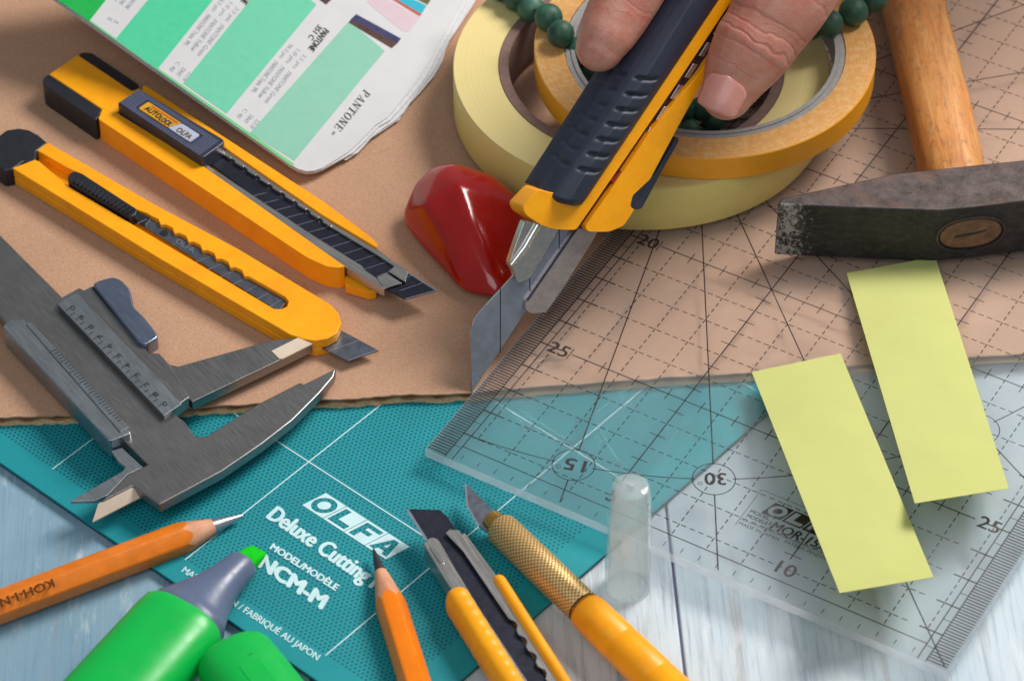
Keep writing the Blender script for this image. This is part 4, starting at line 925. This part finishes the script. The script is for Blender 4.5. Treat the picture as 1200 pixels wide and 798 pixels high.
bm = NB(); loft(bm, rings([(s1 + .0, .43), (s1 + .03, .475), (s1 + .12, .50), (s1 + 1.4, .52), (s1 + 1.45, .50), (s1 + 1.5, .50), (s1 + 1.55, .525), (s1 + 2.8, .53), (s1 + 2.85, .51), (s1 + 2.9, .51), (s1 + 2.95, .535), (s1 + 7, .54)])); T.part('yellow_handle', bm, M['yellow'], smooth=True, sharp=50)
bm = NB(); prism(bm, PX([(545.5, 565.5), (561, 581), (577, 597), (590, 612), (572, 624), (561, 616), (547, 592), (546, 580)], .76), .045); bl = T.part('blade', bm, M['blade_grey'], bevel=.008)
bm = NB(); strip(bm, at(545.8, 567, .77), at(547.5, 592, .77), .05); strip(bm, at(547.3, 592, .771), at(561, 616, .771), .05); T.part('ground_edge', bm, M['score'], bl)

# ------------------------------------------------------------------ clear blade cap
c = at(735, 687.5, 0); T = Thing('blade_cap', 'cloudy clear plastic cap standing upright beside the ruler corner', 'cap', c)
bm = NB(); lathe(bm, c, [(.50, .004), (.585, .004), (.575, 1.0), (.54, 2.4), (.49, 3.55), (.46, 3.68), (.40, 3.72), (.06, 3.70), (.05, 3.62), (.05, 3.55), (.36, 3.58), (.41, 3.5), (.46, 2.4), (.49, 1.0)], 48); T.part('shell', bm, M['cap_plastic'], smooth=True, sharp=40)
bm = NB(); lathe(bm, c, [(.0001, 3.60), (.09, 3.60), (.09, 3.74), (.07, 3.77), (.0001, 3.78)], 20); T.part('top_pip', bm, M['ruler_edge'], smooth=True, sharp=40)

# ------------------------------------------------------------------ heavy-duty cutter held in the hand, its blade point on the cardboard
tipc = at(553, 458, ZC + .02); P1 = at(770, 100, 6.0); ta = (P1 - tipc).normalized()
hh = ta.cross(Vector((0, 0, 1))).normalized(); kk_ = hh.cross(ta); be = math.radians(35)
TP = Plane(tipc, hh * math.cos(be) + kk_ * math.sin(be)); tn = TP.n
T = Thing('heavy_cutter', 'navy and yellow heavy-duty cutter held upright in the hand, blade against the ruler', 'cutter knife', tipc, angle(tipc, P1))
def slab(pts, off, th, r=0, hol=()):
    bm = NB(); prism(bm, TP.PX(rounded(pts, r) if r else pts, off), tn * -th); return bm
bl = T.part('blade', slab([(553, 460), (551.5, 386), (557, 371), (606, 318), (640, 268), (700, 240), (690, 262), (616, 365)], .03, .06), M['blade_grey'] if False else plain('mirror_blade', (162, 166, 178), .12, metal=.75, var=.16, vscale=2.2, bump=.05), bevel=.008)
bm = NB()
for a, b in (((586.5, 335), (586.5, 414)), ((621, 300), (621, 358)), ((655.5, 262), (655.5, 300))): 
    p, q = TP.at(*a, .036), TP.at(*b, .036); d_ = (q - p).normalized().cross(tn) * .012; sheet(bm, [p + d_, q + d_, q - d_, p - d_])
T.part('score_line', bm, M['print_black'], bl)
lm = T.part('steel_sheath', slab([(615, 258), (634, 262), (656, 266), (637, 300), (621, 326), (611, 331), (606, 331), (603, 318), (597, 309), (605, 285)], .16, .26, 3), M['steel'], bevel=.06, seg=3)
bm = NB(); tube(bm, [TP.at(630, 264, .17), TP.at(615, 290, .17), TP.at(599, 311, .15)], [.11, .11, .09], 12); T.part('sheath_roll', bm, M['steel'], lm, smooth=True)
T.part('blade_guide', slab([(676, 266), (704, 266), (696, 280), (660, 338), (640, 366), (622, 368), (615, 362), (617, 350), (646, 308)], .13, .2, 3), plain('guide_reflection_tint', (172, 158, 154), .3, metal=.6, var=.14, vscale=3), bevel=.03)  # pinkish base colour paints in the cardboard reflected by the steel
bm = NB(); a, b = TP.at(676, 268, .145), TP.at(618, 352, .145); d_ = (b - a).normalized().cross(tn) * .035; prism(bm, [a + d_, b + d_, b - d_, a - d_], tn * -.02); T.part('guide_edge', bm, M['rubber'])
T.part('nose_shell', slab([(632, 222), (612, 243), (616, 252), (634, 264), (649, 269), (675, 270), (722, 202), (790, 103), (858, 1), (918, -88), (892, -88), (836, 0), (770, 98), (703, 199), (680, 226), (645, 226)], .42, .85, 4), M['yellow'], bevel=.16, seg=5)
T.part('side_shell', slab([(685, 267), (690, 272), (714, 272), (731, 265), (741, 250), (760, 214), (798, 143), (826, 92), (848, 52), (900, -28), (938, -88), (920, -88), (880, -4), (820, 86), (760, 158), (723, 213)], .50, .95, 4), M['yellow'], bevel=.10, seg=4)
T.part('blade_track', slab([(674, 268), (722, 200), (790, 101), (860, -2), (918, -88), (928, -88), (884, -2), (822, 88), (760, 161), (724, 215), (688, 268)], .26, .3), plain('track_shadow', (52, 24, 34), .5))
for i in range(9):
    x, y = 742 + i * 16.8, 183 - i * 25.0
    T.part('ratchet_notch', slab([(x - 7, y + 8), (x + 3, y - 8), (x + 9, y - 7), (x - 1, y + 9)], .36, .08), M['steel'], bevel=.02)
T.part('red_stop', slab([(716, 212), (728, 200), (733, 203), (720, 221)], .40, .1), plain('red_brown_plastic', (128, 34, 18), .4), bevel=.02)
NP = [(628, 219), (634, 229), (645, 234.5), (660, 239), (673, 241.5), (681, 240), (686, 235)]
def npx(u):
    q = u * (len(NP) - 1); i_ = min(int(q), len(NP) - 2); return Vector(NP[i_]).lerp(Vector(NP[i_ + 1]), q - i_)
GT = (.448, .392, .337, .283, .229, .175, .121)
bm = NB(); rows = []; NU, NV = 36, 260
for j in range(NV + 1):
    t_ = j / NV; row = []
    for i in range(NU + 1):
        u_ = i / NU; p = npx(u_).lerp(Vector((824, -88)).lerp(Vector((901, -88)), u_), t_)
        dome = max(0, 1 - abs(2 * u_ - 1.06) ** 2.6); off = lerp(-.28, .42, min(1, u_ / .55)) + .34 * dome
        off = off * 1.0 - .16 * max(0, 1 - t_ / .02) ** 2
        for g_ in GT:
            k_ = math.exp(-((t_ - g_) / .0075) ** 2); m_ = max(0, min(1, (u_ - .40) / .05)) * max(0, min(1, (.80 - u_) / .06)) + .55 * max(0, min(1, (.30 - u_) / .05))
            off -= .085 * k_ * m_
        if abs(u_ - .335) < .014 and t_ > .2: off -= .012
        row.append(TP.at(p.x, p.y, off))
    rows.append(row)
tv = [[bm.verts.new(p) for p in r_] for r_ in rows]
for a, b in zip(tv, tv[1:]):
    for i in range(NU): bm.faces.new((a[i], a[i + 1], b[i + 1], b[i]))
low = [[bm.verts.new(rows[j][i] - tn * .7) for j in range(NV + 1)] for i in (0, NU)]
for k_, i in ((0, 0), (1, NU)):
    for j in range(NV): bm.faces.new((tv[j][i], tv[j + 1][i], low[k_][j + 1], low[k_][j]))
gp = T.part('rubber_grip', bm, M['rubber'], smooth=True, sharp=60)
T.part('side_insert', slab([(738, 242), (741, 229), (768, 204), (794, 160), (796, 165), (776, 200), (757, 236), (752, 245), (742, 246)], .50, .9, 3), M['rubber'], bevel=.05)

# ------------------------------------------------------------------ hand
T = Thing('person', 'bare hand gripping the heavy cutter between thumb and fingers', 'person', TP.at(880, -60, 0), 0)
bm = NB()
def digit(rows, sub=3):
    P = [TP.at(x, y, o) for x, y, r, o in rows]; R = [r for *_, r, o in rows]; PP, RR = [], []
    for i in range(len(P) - 1):
        p0, p1, p2, p3 = P[max(i - 1, 0)], P[i], P[i + 1], P[min(i + 2, len(P) - 1)]
        for k in range(sub):
            t_ = k / sub; PP.append(.5 * ((2 * p1) + (p2 - p0) * t_ + (2 * p0 - 5 * p1 + 4 * p2 - p3) * t_ ** 2 + (3 * p1 - p0 - 3 * p2 + p3) * t_ ** 3)); RR.append(lerp(R[i], R[i + 1], t_))
    PP.append(P[-1]); RR.append(R[-1]); blob_tube(bm, PP, RR, 20, 6, tn); return PP
# thumb, tip first
digit([(852, 110, .72, 1.0), (858, 98, .83, 1.0), (866, 82, .97, 1.0), (882, 56, 1.13, 1.05), (893, 40, 1.13, 1.1), (898, 32, 1.16, 1.1), (915, 4, 1.28, 1.15), (940, -36, 1.32, 1.2), (985, -105, 1.5, 1.0), (1050, -190, 1.9, .2)])
# index finger behind the grip
digit([(703, 56, .66, -.15), (710, 42, .78, -.15), (722, 20, .86, -.2), (738, -8, .9, -.2), (770, -60, .95, 0), (850, -150, 1.0, .6), (980, -235, 1.2, .2)])
# the other fingers curl under the handle, above the frame
digit([(860, -40, .75, -1.5), (800, -70, .85, -1.6), (800, -120, .9, -1.3), (880, -210, 1.0, -.4), (1000, -270, 1.2, -.4)])
digit([(890, -90, .72, -1.6), (830, -125, .82, -1.8), (830, -180, .88, -1.5), (910, -260, 1.0, -.8), (1020, -300, 1.2, -.8)])
digit([(925, -140, .65, -1.7), (870, -180, .72, -1.9), (880, -235, .8, -1.6), (950, -300, .9, -1.2), (1040, -330, 1.1, -1.2)])
# palm and wrist
digit([(985, -235, 1.5, -.1), (1040, -260, 1.9, -.3), (1100, -300, 2.1, -.5), (1200, -380, 2.2, -.8)])
digit([(1000, -280, 1.4, -.9), (1060, -300, 1.9, -.9), (1130, -340, 2.1, -.9), (1250, -420, 2.3, -1.0), (1420, -540, 2.5, -1.2)])
hand = T.part('hand', bm, M['skin'], smooth=True, sharp=180)
md = hand.modifiers.new('remesh', 'REMESH'); md.mode = 'VOXEL'; md.voxel_size = .0006; md.use_smooth_shade = True
md = hand.modifiers.new('smooth', 'SMOOTH'); md.factor = .5; md.iterations = 8

# skin with folds across the thumb joint, measured along the thumb
D = (TP.at(850, 114, 1.0) - TP.at(940, -36, 1.2)).normalized(); rl = T.loc
t = NT('skin_folds'); tc = t.n('ShaderNodeTexCoord'); dp = t.n('ShaderNodeVectorMath', operation='DOT_PRODUCT'); t.link(tc.outputs['Object'], dp.inputs[0]); dp.inputs[1].default_value = D * 100
wob = t.math('MULTIPLY', t.math('SUBTRACT', t.noise(1.1, 3, .5), .5), .55); sc0 = t.math('ADD', dp.outputs['Value'], wob)
folds = None
for fx_, fy_, wd_, am in ((896, 44, .05, 1.0), (889, 56, .045, 1.0), (882, 66, .04, .7), (905, 30, .05, .7), (926, -4, .05, .5), (868, 88, .03, .4)):
    s0 = (TP.at(fx_, fy_, 1.1) - rl).dot(D); q = t.math('DIVIDE', t.math('SUBTRACT', sc0, s0), wd_); g_ = t.math('MULTIPLY', t.math('POWER', 2.718, t.math('MULTIPLY', t.math('MULTIPLY', q, q), -1.0)), -am)
    folds = g_ if folds is None else t.math('ADD', folds, g_)
fine_ = t.n('ShaderNodeTexNoise', noise_dimensions='1D'); fine_.inputs['Scale'].default_value = 7; fine_.inputs['Detail'].default_value = 5; t.link(t.math('ADD', sc0, t.math('MULTIPLY', t.noise(2.5, 3, .6), .5)), fine_.inputs['W'])
f = t.noise(.55, 5, .6); v = t.noise(2.5, 4, .6); pore = t.noise(22, 4, .7)
c = t.ramp(f, [(.3, lin((190, 124, 104))), (.7, lin((214, 158, 138)))]); c = t.mix(t.ramp(v, [(.44, (0, 0, 0)), (.68, (.7, .7, .7))]), c, lin((196, 104, 90)))
c = t.mix(t.ramp(pore, [(.3, (.3, .3, .3)), (.6, (0, 0, 0))]), c, lin((150, 88, 74)))
c = t.mix(t.ramp(t.math('MULTIPLY', folds, -1.0), [(.3, (0, 0, 0)), (1.0, (.25, .25, .25))]), c, lin((168, 88, 78)))
t.set(Base_Color=c, Roughness=.48); t.b.inputs['Subsurface Weight'].default_value = .05; t.b.inputs['Subsurface Radius'].default_value = (.004, .0015, .0008); t.b.inputs['Subsurface Scale'].default_value = .4
hgt = t.math('ADD', t.math('ADD', t.math('MULTIPLY', folds, .6), t.math('MULTIPLY', fine_.outputs['Fac'], .35)), t.math('MULTIPLY', pore, .3)); t.bump(hgt, .55, .05)
hand.data.materials.clear(); hand.data.materials.append(t.m)
# thumb nail
C0_ = TP.at(859, 97, 1.0); td = (TP.at(850, 114, 1.0) - TP.at(862, 88, 1.0)).normalized(); vw = (CAM - C0_).normalized()
no = vw + RT * -.25; no = (no - td * no.dot(td)).normalized(); ns = td.cross(no)
bm = NB(); rows = []; NU, NV = 14, 12
for j in range(NV + 1):
    w_ = j / NV; rn = lerp(.855, .745, w_) ; hw = .88 * math.sqrt(max(0, 1 - (1 - min(1, w_ / .35)) ** 2)) if w_ < .35 else .88
    hw = max(hw, .08) * (1 if w_ < .85 else math.sqrt(max(.1, 1 - ((w_ - .85) / .16) ** 2)))
    rows.append([bm.verts.new(C0_ + td * (w_ * 1.02 - .02) + (ns * math.sin(u_ * hw) + no * math.cos(u_ * hw)) * rn - no * (.22 * max(0, w_ - .6) ** 2)) for u_ in [(-1 + 2 * i / NU) for i in range(NU + 1)]])
for a, b in zip(rows, rows[1:]):
    for i in range(NU): bm.faces.new((a[i], a[i + 1], b[i + 1], b[i]))
nl = T.part('thumb_nail', bm, M['nail'], hand, smooth=True, sharp=180); md = nl.modifiers.new('solid', 'SOLIDIFY'); md.thickness = .0005; md.offset = -1
